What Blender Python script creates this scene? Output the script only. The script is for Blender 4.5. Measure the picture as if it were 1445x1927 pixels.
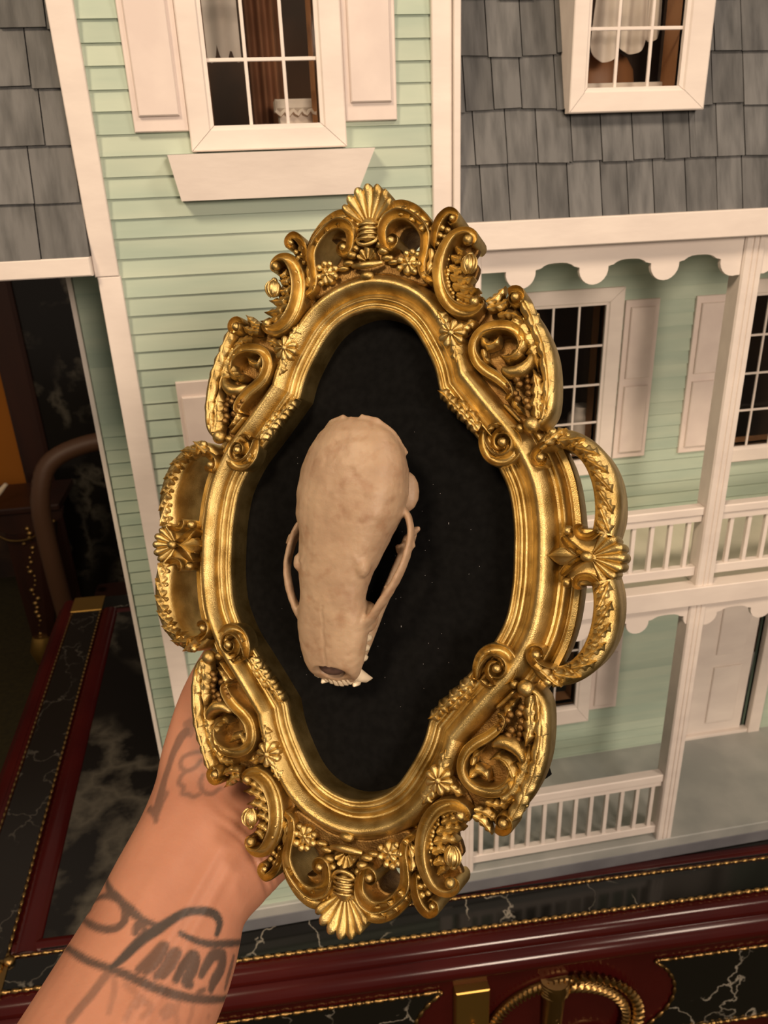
import bpy, bmesh, math, random
import numpy as np
from mathutils import Matrix, Vector
from mathutils import noise as mnoise
from mathutils.geometry import tessellate_polygon

for o in list(bpy.data.objects): bpy.data.objects.remove(o)
SC = bpy.context.scene
COL = SC.collection
ZO = 1.5            # the phone is held 1.5 m above the floor; all "house" heights below are relative to it
PI = math.pi

# ---------------------------------------------------------------- camera
cd = bpy.data.cameras.new('camera'); cam = bpy.data.objects.new('camera', cd); COL.objects.link(cam)
cd.sensor_fit = 'VERTICAL'; cd.sensor_height = 36.0; cd.lens = 1450/1927*36
cd.clip_start = 0.02; cd.clip_end = 30
RW = np.array([[0.984865,-0.169413,-0.036617],[-0.101612,-0.393196,-0.913823],[0.140416,0.903712,-0.40446]])
m = Matrix.Identity(4)
for i in range(3):
    m[i][0] = RW[0][i]; m[i][1] = -RW[1][i]; m[i][2] = -RW[2][i]
m[0][3], m[1][3], m[2][3] = 0, -0.58, ZO
cam.matrix_world = m
cd.dof.use_dof = True; cd.dof.focus_distance = 0.285; cd.dof.aperture_fstop = 30
SC.camera = cam

# ---------------------------------------------------------------- light
SC.view_settings.view_transform = 'Standard'
SC.view_settings.look = 'None'
SC.view_settings.gamma = 1
SC.view_settings.use_curve_mapping = False
SC.view_settings.exposure = -0.14
W = bpy.data.worlds.new('room_air'); SC.world = W; W.use_nodes = True
W.node_tree.nodes['Background'].inputs[0].default_value = (1.0, 0.79, 0.62, 1)
W.node_tree.nodes['Background'].inputs[1].default_value = 0.20

def area(name, loc, target, size, power, col):
    l = bpy.data.lights.new(name, 'AREA'); l.shape = 'DISK'; l.size = size; l.energy = power; l.color = col
    o = bpy.data.objects.new(name, l); COL.objects.link(o)
    o.location = (loc[0], loc[1], loc[2]+ZO)
    d = Vector(target)-Vector(loc); o.rotation_euler = d.to_track_quat('-Z', 'Y').to_euler()
    return o
WARM = (1.0, 0.75, 0.51); SOFT = (1.0, 0.785, 0.61)
area('ceiling_lamp_left', (-0.75, -1.05, 1.15), (0.1, -0.1, -0.2), 0.40, 22, WARM)
area('ceiling_lamp_right', (1.15, -1.0, 1.2), (0.25, -0.1, -0.3), 0.40, 12, SOFT)
area('front_fill', (0.50, -2.0, 0.36), (0.1, 0.0, -0.3), 0.5, 25, SOFT)  # added frontal fill near eye level, brightens the porch recesses

# ---------------------------------------------------------------- materials
def mat(name, col, rough=.5, metal=0., var=.0, scale=30., stretch=(1,1,1), col2=None, bump=0., bscale=200., rnd=0., spec=.5, coat=0., detail=4, noise_lo=.35, noise_hi=.65, sss=0.):
    M = bpy.data.materials.new(name); M.use_nodes = True
    nt = M.node_tree; N = nt.nodes; Lk = nt.links; b = N['Principled BSDF']
    b.inputs['Roughness'].default_value = rough; b.inputs['Metallic'].default_value = metal
    b.inputs['Specular IOR Level'].default_value = spec; b.inputs['Coat Weight'].default_value = coat
    b.inputs['Coat Roughness'].default_value = .12
    b.inputs['Base Color'].default_value = (*col, 1)
    tc = N.new('ShaderNodeTexCoord'); mp = N.new('ShaderNodeMapping'); mp.inputs['Scale'].default_value = stretch
    Lk.new(tc.outputs['Object'], mp.inputs[0])
    src = None
    if col2 is not None:
        ns = N.new('ShaderNodeTexNoise'); ns.inputs['Scale'].default_value = scale; ns.inputs['Detail'].default_value = detail
        if rnd:
            oi = N.new('ShaderNodeObjectInfo'); ad = N.new('ShaderNodeVectorMath'); ad.operation = 'ADD'
            mu = N.new('ShaderNodeVectorMath'); mu.operation = 'SCALE'; mu.inputs[0].default_value = (7, 3, 5)
            Lk.new(oi.outputs['Random'], mu.inputs['Scale']); Lk.new(mp.outputs[0], ad.inputs[0]); Lk.new(mu.outputs[0], ad.inputs[1])
            Lk.new(ad.outputs[0], ns.inputs['Vector'])
        else:
            Lk.new(mp.outputs[0], ns.inputs['Vector'])
        rp = N.new('ShaderNodeValToRGB'); rp.color_ramp.elements[0].position = noise_lo; rp.color_ramp.elements[1].position = noise_hi
        rp.color_ramp.elements[0].color = (*col, 1); rp.color_ramp.elements[1].color = (*col2, 1)
        Lk.new(ns.outputs['Fac'], rp.inputs[0]); src = rp.outputs[0]
        if rnd:
            hs = N.new('ShaderNodeHueSaturation'); mr = N.new('ShaderNodeMapRange')
            mr.inputs['To Min'].default_value = 1-rnd; mr.inputs['To Max'].default_value = 1+rnd
            Lk.new(oi.outputs['Random'], mr.inputs['Value']); Lk.new(mr.outputs[0], hs.inputs['Value']); Lk.new(src, hs.inputs['Color']); src = hs.outputs[0]
        Lk.new(src, b.inputs['Base Color'])
    if bump:
        n2 = N.new('ShaderNodeTexNoise'); n2.inputs['Scale'].default_value = bscale; n2.inputs['Detail'].default_value = 5
        Lk.new(mp.outputs[0], n2.inputs['Vector'])
        bp = N.new('ShaderNodeBump'); bp.inputs['Strength'].default_value = bump; bp.inputs['Distance'].default_value = .001
        Lk.new(n2.outputs['Fac'], bp.inputs['Height']); Lk.new(bp.outputs[0], b.inputs['Normal'])
    if sss:
        b.inputs['Subsurface Weight'].default_value = sss; b.inputs['Subsurface Radius'].default_value = (.006, .002, .001); b.inputs['Subsurface Scale'].default_value = .5
    M['p'] = 1
    return M

M = {}
M['white'] = mat('white_paint', (.76,.69,.64), .5, col2=(.84,.77,.71), scale=70, stretch=(.25,1,.6), bump=.2, bscale=300, rnd=.03)
M['white_shutter'] = mat('shutter_paint', (.73,.64,.60), .55, col2=(.80,.71,.66), scale=40, bump=.06, bscale=300, rnd=.03)
M['mint'] = mat('mint_clapboard_paint', (.38,.49,.405), .55, col2=(.49,.585,.475), scale=26, stretch=(.25,1,1.6), bump=.12, bscale=160, rnd=.05)
M['mint_back'] = mat('mint_board', (.33,.48,.39), .6)
M['slate'] = mat('slate_shingle', (.036,.039,.041), .62, col2=(.122,.126,.128), scale=60, stretch=(2.2,1,.30), bump=.35, bscale=150, rnd=.22, noise_lo=.22, noise_hi=.62)
M['slate_under'] = mat('roof_board', (.05,.045,.04), .8)
M['porch_grey'] = mat('grey_porch_paint', (.29,.31,.30), .45, col2=(.42,.43,.41), scale=14, bump=.05, bscale=60)
M['base_slate'] = mat('slate_blue_base_paint', (.13,.135,.155), .5, col2=(.19,.20,.22), scale=16)
M['cream_floor'] = mat('cream_balcony_paint', (.70,.69,.56), .5, col2=(.58,.56,.45), scale=10)
M['jamb'] = mat('bare_wood', (.46,.24,.11), .6, col2=(.36,.17,.07), scale=50, stretch=(1,1,.15))
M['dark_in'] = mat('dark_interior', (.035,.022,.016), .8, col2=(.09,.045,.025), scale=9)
M['drape'] = mat('brown_drape', (.16,.07,.035), .8, col2=(.27,.12,.06), scale=18, stretch=(3,3,.3))
M['cloth'] = mat('cream_cloth', (.70,.63,.56), .85, col2=(.82,.76,.70), scale=40)
M['wood_toy'] = mat('toy_wood', (.30,.13,.05), .5)
M['gold'] = mat('antique_gold', (.40,.275,.090), .40, 1.0, col2=(.68,.515,.215), scale=130, bump=.22, bscale=2600)
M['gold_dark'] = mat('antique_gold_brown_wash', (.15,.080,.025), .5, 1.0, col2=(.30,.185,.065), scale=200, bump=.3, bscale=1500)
M['velvet'] = mat('black_velvet', (.003,.003,.003), .95, col2=(.005,.005,.005), scale=300, spec=.1)
M['lint'] = mat('pale_lint', (.5,.5,.5), .9)
M['backing'] = mat('frame_backing', (.03,.02,.012), .8)
M['nasal'] = mat('nose_shade_brown', (.060,.030,.022), .8, col2=(.10,.055,.04), scale=300)  # brown of the nose inside, darkened to stand in for its shade
M['tooth'] = mat('tooth_enamel', (.80,.68,.50), .3)
M['bead'] = mat('gilt_bead', (.40,.25,.09), .33, 1.0, bump=.2, bscale=500)
M['brass'] = mat('brass', (.55,.34,.09), .42, 1.0)
M['burgundy'] = mat('burgundy_lacquer', (.060,.006,.005), .16, col2=(.040,.004,.004), scale=8, coat=.1, spec=.35)
M['mahogany'] = mat('dark_mahogany', (.022,.007,.004), .4, col2=(.040,.012,.006), scale=10, stretch=(1,1,.2))
M['brownwood'] = mat('brown_wood', (.09,.042,.02), .5)
M['horn'] = mat('bone_horn', (.75,.62,.45), .4)
M['olive'] = mat('olive_carpet', (.045,.035,.008), .95, col2=(.03,.024,.006), scale=60)
M['orange'] = mat('orange_wall', (.42,.14,.010), .9)
M['tag'] = mat('white_tag', (.8,.78,.75), .5)

def marble(name, base, vein, scale, lo, rough=.12, stretch=(1,1,1), warp=.28):
    Mm = mat(name, base, rough); nt = Mm.node_tree; N = nt.nodes; Lk = nt.links; b = N['Principled BSDF']
    tc = N.new('ShaderNodeTexCoord'); n1 = N.new('ShaderNodeTexNoise'); n1.inputs['Scale'].default_value = scale*2.2; n1.inputs['Detail'].default_value = 6
    Lk.new(tc.outputs['Object'], n1.inputs['Vector'])
    ad = N.new('ShaderNodeMixRGB'); ad.inputs[0].default_value = warp
    mp2 = N.new('ShaderNodeMapping'); mp2.inputs['Scale'].default_value = stretch; Lk.new(tc.outputs['Object'], mp2.inputs[0]); Lk.new(mp2.outputs[0], ad.inputs[1]); Lk.new(n1.outputs['Color'], ad.inputs[2])
    vo = N.new('ShaderNodeTexVoronoi'); vo.feature = 'DISTANCE_TO_EDGE'; vo.inputs['Scale'].default_value = scale
    Lk.new(ad.outputs[0], vo.inputs['Vector'])
    rp = N.new('ShaderNodeValToRGB'); e = rp.color_ramp.elements
    e[0].position = 0; e[0].color = (*vein, 1); e[1].position = lo; e[1].color = (0, 0, 0, 1)
    n3 = N.new('ShaderNodeTexNoise'); n3.inputs['Scale'].default_value = scale*.9; Lk.new(tc.outputs['Object'], n3.inputs['Vector'])
    r3 = N.new('ShaderNodeValToRGB'); r3.color_ramp.elements[0].position = .46; r3.color_ramp.elements[1].position = .56
    Lk.new(n3.outputs['Fac'], r3.inputs[0])
    mu = N.new('ShaderNodeMixRGB'); mu.blend_type = 'MULTIPLY'; mu.inputs[0].default_value = 1
    Lk.new(rp.outputs[0], mu.inputs[1]); Lk.new(r3.outputs[0], mu.inputs[2])
    Lk.new(vo.outputs['Distance'], rp.inputs[0])
    sc = N.new('ShaderNodeMixRGB'); sc.blend_type = 'ADD'; sc.inputs[0].default_value = 1
    sc.inputs[1].default_value = (*base, 1); Lk.new(mu.outputs[0], sc.inputs[2])
    Lk.new(sc.outputs[0], b.inputs['Base Color'])
    return Mm
M['marble'] = marble('black_marble', (.008,.008,.007), (.36,.33,.27), 11, .022, .14, (1.5,1,1), .10)
M['marble_big'] = marble('black_marble_slab', (.008,.007,.006), (.075,.068,.052), 4.2, .09, .2, (1.3,1,.38))
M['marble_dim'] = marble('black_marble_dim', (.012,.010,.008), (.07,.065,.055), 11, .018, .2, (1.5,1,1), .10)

def glass_mat():
    g = bpy.data.materials.new('window_glass'); g.use_nodes = True; nt = g.node_tree; N = nt.nodes; Lk = nt.links
    N.remove(N['Principled BSDF']); out = N['Material Output']
    t = N.new('ShaderNodeBsdfTransparent'); t.inputs[0].default_value = (.93,.93,.92,1)
    gl = N.new('ShaderNodeBsdfGlossy'); gl.inputs['Roughness'].default_value = .03
    fr = N.new('ShaderNodeFresnel'); fr.inputs[0].default_value = 1.18
    mx = N.new('ShaderNodeMixShader'); Lk.new(fr.outputs[0], mx.inputs[0]); Lk.new(t.outputs[0], mx.inputs[1]); Lk.new(gl.outputs[0], mx.inputs[2])
    Lk.new(mx.outputs[0], out.inputs['Surface']); return g
M['glass'] = glass_mat()

def bone_mat():
    Mm = mat('old_bone', (.335,.222,.140), .5, col2=(.44,.315,.205), scale=60, bump=.25, bscale=300, sss=.15, noise_lo=.3, noise_hi=.7)
    nt = Mm.node_tree; N = nt.nodes; Lk = nt.links; b = N['Principled BSDF']
    src = b.inputs['Base Color'].links[0].from_socket
    tc = [n for n in N if n.type == 'TEX_COORD'][0]
    ns = N.new('ShaderNodeTexNoise'); ns.inputs['Scale'].default_value = 150; ns.inputs['Detail'].default_value = 6
    Lk.new(tc.outputs['Object'], ns.inputs['Vector'])
    rp = N.new('ShaderNodeValToRGB'); rp.color_ramp.elements[0].position = .30; rp.color_ramp.elements[1].position = .47
    rp.color_ramp.elements[0].color = (.66,.50,.40,1); rp.color_ramp.elements[1].color = (1,1,1,1)
    Lk.new(ns.outputs['Fac'], rp.inputs[0])
    mu = N.new('ShaderNodeMixRGB'); mu.blend_type = 'MULTIPLY'; mu.inputs[0].default_value = .55
    Lk.new(src, mu.inputs[1]); Lk.new(rp.outputs[0], mu.inputs[2]); Lk.new(mu.outputs[0], b.inputs['Base Color'])
    return Mm
M['bone'] = bone_mat()

def skin_mat():
    Mm = mat('tattooed_skin', (.42,.185,.112), .50, col2=(.50,.23,.14), scale=30, bump=.10, bscale=700, sss=.25)
    nt = Mm.node_tree; N = nt.nodes; Lk = nt.links; b = N['Principled BSDF']
    src = b.inputs['Base Color'].links[0].from_socket
    at = N.new('ShaderNodeAttribute'); at.attribute_name = 'ink'
    mx = N.new('ShaderNodeMixRGB'); mx.inputs[2].default_value = (.040,.037,.032,1)
    Lk.new(at.outputs['Fac'], mx.inputs[0]); Lk.new(src, mx.inputs[1]); Lk.new(mx.outputs[0], b.inputs['Base Color'])
    return Mm
M['skin'] = skin_mat()

# ---------------------------------------------------------------- mesh tools
class MB:
    def __init__(s): s.v = []; s.f = []
    def add(s, vs, fs):
        o = len(s.v); s.v += [tuple(map(float, p)) for p in vs]; s.f += [tuple(i+o for i in f) for f in fs]; return s
    def box(s, x0, x1, y0, y1, z0, z1, b=0.):
        if x0 > x1: x0, x1 = x1, x0
        if b <= 0:
            return s.add([(x0,y0,z0),(x1,y0,z0),(x1,y1,z0),(x0,y1,z0),(x0,y0,z1),(x1,y0,z1),(x1,y1,z1),(x0,y1,z1)],
                [(0,3,2,1),(4,5,6,7),(0,1,5,4),(1,2,6,5),(2,3,7,6),(3,0,4,7)])
        b = min(b, (x1-x0)*.3, (y1-y0)*.3, (z1-z0)*.3)
        # front-bevelled box: a bevelled rim on the face towards the viewer (y0), plain sides
        vs = [(x0,y1,z0),(x1,y1,z0),(x1,y1,z1),(x0,y1,z1),(x0,y0+b,z0),(x1,y0+b,z0),(x1,y0+b,z1),(x0,y0+b,z1),
              (x0+b,y0,z0+b),(x1-b,y0,z0+b),(x1-b,y0,z1-b),(x0+b,y0,z1-b)]
        fs = [(0,3,2,1),(8,9,10,11)]
        for i in range(4):
            j = (i+1) % 4; fs += [(i,j,4+j,4+i),(4+i,4+j,8+j,8+i)]
        return s.add(vs, fs)
    def prism(s, poly, y0, y1, axis='y', b=0.):
        """poly of (a,b) pairs; axis y -> (a,y,b); x -> (x,a,b); z -> (a,b,z)"""
        n = len(poly)
        def P(p, t): return (p[0],t,p[1]) if axis == 'y' else (t,p[0],p[1]) if axis == 'x' else (p[0],p[1],t)
        vs = [P(p,y0) for p in poly]+[P(p,y1) for p in poly]
        tri = tessellate_polygon([[Vector((p[0],p[1],0)) for p in poly]])
        fs = [tuple(t) for t in tri]+[tuple(n+i for i in reversed(t)) for t in tri]
        fs += [(i,(i+1)%n,n+(i+1)%n,n+i) for i in range(n)]
        return s.add(vs, fs)
    def grid(s, rows, closed=False, caps=False):
        n = len(rows[0]); o = []; fs = []
        for r in rows: o += list(r)
        for i in range(len(rows)-1):
            for j in range(n if closed else n-1):
                k = (j+1) % n
                fs.append((i*n+j, i*n+k, (i+1)*n+k, (i+1)*n+j))
        if caps:
            fs.append(tuple(range(n-1,-1,-1))); fs.append(tuple((len(rows)-1)*n+j for j in range(n)))
        return s.add(o, fs)
    def tube(s, pts, rad, n=10, flat=None, caps=True):
        pts = [Vector(p) for p in pts]; k = len(pts)
        if not hasattr(rad, '__len__'): rad = [rad]*k
        rows = []; up = Vector((0.13,.31,.94))
        for i in range(k):
            t = (pts[min(i+1,k-1)]-pts[max(i-1,0)]).normalized()
            a = t.cross(up)
            if a.length < 1e-4: a = t.cross(Vector((1,0,0)))
            a.normalize(); b2 = t.cross(a); up = a.cross(t) if False else up
            r = rad[i]; ra, rb = (r, r) if not hasattr(r, '__len__') else r
            rows.append([pts[i]+a*math.cos(q*2*PI/n)*ra+b2*math.sin(q*2*PI/n)*rb for q in range(n)])
        return s.grid(rows, closed=True, caps=caps)
    def ball(s, c, r, h=None, nu=10, nv=6):
        rr = r if hasattr(r, '__len__') else (r, r, r if h is None else h)
        rows = []
        for j in range(1, nv):
            a = PI*j/nv
            rows.append([(c[0]+rr[0]*math.sin(a)*math.cos(2*PI*i/nu), c[1]+rr[1]*math.sin(a)*math.sin(2*PI*i/nu), c[2]+rr[2]*math.cos(a)) for i in range(nu)])
        o = len(s.v); s.grid(rows, closed=True)
        t = len(s.v); s.v += [(c[0],c[1],c[2]+rr[2]),(c[0],c[1],c[2]-rr[2])]
        for i in range(nu):
            s.f.append((t, o+i, o+(i+1)%nu)); e = o+(nv-2)*nu; s.f.append((t+1, e+(i+1)%nu, e+i))
        return s
    def mesh(s, name, mt, smooth=None, scale=1.0, off=(0,0,0)):
        me = bpy.data.meshes.new(name)
        me.from_pydata([((p[0]-off[0])*scale, (p[1]-off[1])*scale, (p[2]-off[2])*scale) for p in s.v], [], s.f)
        bm = bmesh.new(); bm.from_mesh(me); bmesh.ops.recalc_face_normals(bm, faces=bm.faces); bm.to_mesh(me); bm.free()
        if mt is not None: me.materials.append(mt)
        if smooth:
            me.polygons.foreach_set('use_smooth', [True]*len(me.polygons)); me.set_sharp_from_angle(angle=math.radians(smooth))
        return me

def link(name, me, parent=None):
    o = bpy.data.objects.new(name, me); COL.objects.link(o)
    if parent is not None: o.parent = parent
    return o
def tag(o, label=None, cat=None, group=None, kind=None):
    if label: o['label'] = label
    if cat: o['category'] = cat
    if group: o['group'] = group
    if kind: o['kind'] = kind
    return o
def thing(name, label, cat, loc, group=None):
    o = bpy.data.objects.new(name, None); COL.objects.link(o); o.empty_display_size = .02
    o.location = (loc[0], loc[1], loc[2]+ZO); o['off'] = loc
    return tag(o, label, cat, group)
def root_off(p):
    while p.parent is not None: p = p.parent
    return tuple(p['off'])
def part(name, mb, mt, parent, smooth=None, label=None, kind=None):
    """mesh in house coordinates, child of a thing whose base is at p['off']"""
    o = link(name, mb.mesh(name, mt, smooth, 1.0, root_off(parent)), parent)
    return tag(o, label, kind=kind)
def single(name, mb, mt, label, cat, smooth=None, group=None, kind=None):
    o = link(name, mb.mesh(name, mt, smooth)); o.location = (0,0,ZO); o['off'] = (0,0,0)
    if kind == 'structure': label = cat = None
    return tag(o, label, cat, group, kind)

def cr(pts, step, closed=False):
    """Catmull-Rom resample of points (any dim) with roughly this step"""
    P = [np.array(p, float) for p in pts]; n = len(P); out = []
    for i in range(n if closed else n-1):
        a = P[(i-1)%n] if closed or i > 0 else 2*P[0]-P[1]
        b = P[i]; c = P[(i+1)%n]
        d = P[(i+2)%n] if closed or i+2 < n else 2*P[-1]-P[-2]
        k = max(1, int(round(np.linalg.norm(c-b)/step)))
        for q in range(k):
            t = q/k
            out.append(.5*((2*b)+(-a+c)*t+(2*a-5*b+4*c-d)*t*t+(-a+3*b-3*c+d)*t**3))
    if not closed: out.append(P[-1])
    return out
def lerp_list(vals, n):
    if not hasattr(vals, '__len__'): return [vals]*n
    return [float(np.interp(i/(n-1)*(len(vals)-1), range(len(vals)), vals)) for i in range(n)]

# ---------------------------------------------------------------- the room
single('floor', MB().box(-3, 3, -2.5, 2.6, -1.52, -1.5), M['olive'], None, None, kind='structure')
single('wall_back', MB().box(-3, 3, 2.5, 2.6, -1.5, 1.3), M['dark_in'], None, None, kind='structure')

# ---------------------------------------------------------------- dollhouse
rnd = random.Random(4)
BASE = (0.15, 0.0, -0.715)
dh = thing('dollhouse', 'large mint green dollhouse with grey shingles and white porches on the inlaid table', 'dollhouse', BASE)
YP = 0.14          # back wall of the porches
def hp(name, mb, mt, parent=None, smooth=None, label=None, kind=None):
    return part(name, mb, mt, parent or dh, smooth, label, kind)

def boards(parent, y, x0, x1, zlo, zhi, z_first, pitch, holes=()):
    """lapped clapboards, one object each; holes = (x0,x1,z0,z1) openings that interrupt a board"""
    z = z_first
    while z - pitch > zlo: z -= pitch
    while z < zhi:
        a, b = max(z, zlo), min(z+pitch+.001, zhi)
        if b-a < .002: z += pitch; continue
        segs = [(x0, x1)]
        for h in holes:
            if b > h[2]+.002 and a < h[3]-.002:
                ns = []
                for s0, s1 in segs:
                    if h[0] > s0+.001: ns.append((s0, min(s1, h[0])))
                    if h[1] < s1-.001: ns.append((max(s0, h[1]), s1))
                segs = [q for q in ns if q[1]-q[0] > .001]
        for s0, s1 in segs:
            jz = rnd.uniform(-.0003, .0003); jy = rnd.uniform(-.0002, .0002)
            mb = MB().prism([(y+.001, a), (y-.0024+jy, a+jz), (y-.0022+jy, a+.0012+jz), (y-.0007, b), (y+.001, b)], s0, s1, 'x')
            hp('clapboard', mb, M['mint'], parent)
        z += pitch

def wall_with_holes(y0, y1, x0, x1, z0, z1, holes):
    xs = sorted({x0, x1, *[min(max(h[i], x0), x1) for h in holes for i in (0, 1)]})
    zs = sorted({z0, z1, *[min(max(h[i], z0), z1) for h in holes for i in (2, 3)]})
    mb = MB()
    for i in range(len(xs)-1):
        for j in range(len(zs)-1):
            cx, cz = (xs[i]+xs[i+1])/2, (zs[j]+zs[j+1])/2
            if any(h[0] < cx < h[1] and h[2] < cz < h[3] for h in holes): continue
            mb.box(xs[i], xs[i+1], y0, y1, zs[j], zs[j+1])
    return mb

def window(x0, x1, z0, z1, cl, cr_, ct, cb, y, cols, rows, label, xv=None, zh=None, thick=.007, depth=.024, name='window'):
    """mitred casing (part) with jamb, muntins and panes as sub-parts; y = front of the casing"""
    X0, X1, Z0, Z1 = x0-cl, x1+cr_, z0-cb, z1+ct
    mb = MB(); g = .00018
    def member(outer, inner):
        # stepped casing: outer flat, inner small chamfer towards the glass
        a, b2 = outer; c, d = inner
        f = lambda p, q, t: (p[0]+(q[0]-p[0])*t, p[1]+(q[1]-p[1])*t)
        ring = []
        for t, yy in ((0, y+thick), (0, y+.0006), (.05, y), (.80, y), (.86, y+.0012), (1, y+.0014), (1, y+thick)):
            p, q = f(a, c, t), f(b2, d, t); ring.append([(p[0], yy, p[1]), (q[0], yy, q[1])])
        mb.grid(ring, closed=False)
        mb.add([r[0] for r in ring], [tuple(range(len(ring)))]); mb.add([r[1] for r in ring], [tuple(range(len(ring)))])
    member(((X0+g, Z0), (X1-g, Z0)), ((x0+g, z0), (x1-g, z0)))
    member(((X0+g, Z1), (X1-g, Z1)), ((x0+g, z1), (x1-g, z1)))
    member(((X0, Z0+g), (X0, Z1-g)), ((x0, z0+g), (x0, z1-g)))
    member(((X1, Z0+g), (X1, Z1-g)), ((x1, z0+g), (x1, z1-g)))
    w = hp(name, mb, M['white'], None, label=label)
    jy0, jy1 = y+thick*.6, y+thick+depth
    j = MB()
    j.box(x0-.003, x0, jy0, jy1, z0-.003, z1+.003).box(x1, x1+.003, jy0, jy1, z0-.003, z1+.003)
    j.box(x0, x1, jy0, jy1, z0-.003, z0).box(x0, x1, jy0, jy1, z1, z1+.003)
    hp('jamb', j, M['jamb'], w, label='bare brown wood jamb inside the opening')
    xs = xv or [x0+(x1-x0)*i/cols for i in range(1, cols)]
    zs = zh or [z0+(z1-z0)*i/rows for i in range(1, rows)]
    ym = y+.0035
    for x in xs: hp('muntin', MB().box(x-.0011, x+.0011, ym, ym+.0014, z0, z1, .0003), M['white'], w)
    for z in zs: hp('muntin', MB().box(x0, x1, ym+.0001, ym+.0013, z-.0011, z+.0011, .0003), M['white'], w)
    xe = [x0]+list(xs)+[x1]; ze = [z0]+list(zs)+[z1]
    for i in range(len(xe)-1):
        for k in range(len(ze)-1):
            hp('pane', MB().box(xe[i], xe[i+1], ym+.0016, ym+.0022, ze[k], ze[k+1]), M['glass'], w)
    return w

def shutter(x0, x1, z0, z1, y, panels, label):
    s = hp('shutter', MB().box(x0, x1, y-.0035, y, z0, z1, .0006), M['white_shutter'], None, label=label)
    for (a, b, c, d) in panels:
        hp('shutter_panel', MB().box(a, b, y-.0062, y-.0035, c, d, .0009), M['white_shutter'], s)
    return s

# --- bay (the tall mint front on the left)
PITCH = .01283; ZF = .0924
W1 = (-.0131, .0567, .031, .168)
bay = hp('bay_wall', wall_with_holes(.001, .008, -.100, .150, -.70, .205, [W1]), M['mint_back'], None, label='mint wall of the tall bay behind its clapboards')
boards(bay, 0., -.0905, .1345, -.70, .205, ZF, PITCH, [(W1[0]-.013, W1[1]+.015, W1[2]-.013, .25)])
hp('side_wall', MB().box(-.100, -.094, .008, YP, -.70, .205), M['mint_back'])
hp('side_wall', MB().box(.144, .150, .008, YP, -.70, .205), M['mint_back'])
hp('corner_board', MB().box(-.1045, -.0885, -.006, .004, -.0595, .205, .0006), M['white'], label='upper white board at the left corner of the bay')
hp('corner_board', MB().box(-.1032, -.0878, -.0056, .004, -.70, -.0597, .0006), M['white'], label='lower white board at the left corner of the bay')
hp('corner_board', MB().box(.1335, .1472, -.006, .004, -.70, .205, .0006), M['white'], label='white board at the right corner of the bay')
hp('corner_trim', MB().box(.1477, .1527, -.0085, .02, -.037, .205, .0005), M['white'], label='thin white strip between bay and grey roof')
window(*W1, .0160, .0170, .0162, .0150, -.0085, 3, 3, 'white cased window of the tall bay above the wedge-shaped ledge', xv=[.0113, .0356], zh=[.0685, .106])
mb = MB()
tp = [(-.0445, -.022), (.0915, -.022)]; bt = [(-.0395, -.022), (.0785, -.022)]
mb.add([(-.0445,0,.0150),(.0915,0,.0150),(.0915,-.0165,.0146),(-.0445,-.0165,.0146),(-.0395,0,-.0140),(.0785,0,-.0140),(.0785,-.0135,-.0135),(-.0395,-.0135,-.0135)],
       [(0,1,2,3),(7,6,5,4),(3,2,6,7),(0,3,7,4),(1,5,6,2),(0,4,5,1)])
hp('window_ledge', mb, M['white'], None, label='wedge-shaped pinkish white ledge under the bay window')
shutter(-.0638, -.0292, .0285, .168, -.002, [(-.0597, -.0340, .0375, .160)], 'shutter left of the upper bay window')
shutter(.0740, .1092, .0313, .168, -.002, [(.0779, .1055, .0422, .160)], 'shutter right of the upper bay window')
shutter(-.0620, -.0290, -.43, -.1365, -.002, [(-.0587, -.0330, -.42, -.1475)], 'shutter on the lower bay, half hidden by the gold frame')
shutter(.0740, .1080, -.43, -.1365, -.002, [(.0780, .1040, -.42, -.1475)], 'lower bay shutter behind the gold frame')

# --- left porch recess wall and its white end board
lw = hp('porch_wall', MB().box(-.150, -.094, YP, YP+.006, -.70, -.05), M['mint_back'], label='mint wall strip set back at the far left')
boards(lw, YP, -.1495, -.094, -.70, -.05, -.0871, .01293)
hp('end_board', MB().box(-.1545, -.1503, YP-.004, YP+.16, -.70, -.05, .0005), M['white'], label='thin white end board beside the dark left side')

# --- right porches
WA = (.2577, .3365, -.284, -.126); WB = (.4850, .5635, -.286, -.127); WC = (.2577, .3360, -.602, -.445); DR = (.4900, .5780, -.688, -.415)
rw = hp('porch_wall', wall_with_holes(YP+.001, YP+.008, .150, .700, -.70, -.04, [WA, WB, WC, DR]), M['mint_back'], label='mint wall at the back of the two right porches')
hol = [(h[0]-.012, h[1]+.012, h[2]-.012, h[3]+.012) for h in (WA, WB, WC)]+[(DR[0]-.012, DR[1]+.012, -.70, DR[3]+.012)]
boards(rw, YP, .150, .68, -.366, -.048, -.0871, .01293, hol[:2])
boards(rw, YP, .150, .68, -.70, -.385, -.3965, .01293, hol[2:])
window(*WA, .0170, .0178, .0162, .0170, YP-.007, 3, 4, 'white cased window on the upper porch right of the frame')
window(*WB, .0170, .0170, .0162, .0170, YP-.007, 3, 4, 'white cased window on the upper porch at the right edge')
window(*WC, .0170, .0185, .0162, .0260, YP-.007, 3, 4, 'white cased window on the lower porch mostly hidden by the frame')
def sh2(x0, x1, z0, z1, label):
    p = .0052; mz = (z0+z1)/2
    shutter(x0, x1, z0, z1, YP-.0015, [(x0+p, x1-p, z0+p*1.3, mz-.004), (x0+p, x1-p, mz+.004, z1-p*1.3)], label)
sh2(.3568, .3925, -.2860, -.1232, 'upper porch shutter just right of the frame')
sh2(.4312, .4665, -.2870, -.1236, 'upper porch shutter left of the corner post')
sh2(.2030, .2390, -.2860, -.1232, 'upper porch shutter hidden behind the frame')
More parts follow.
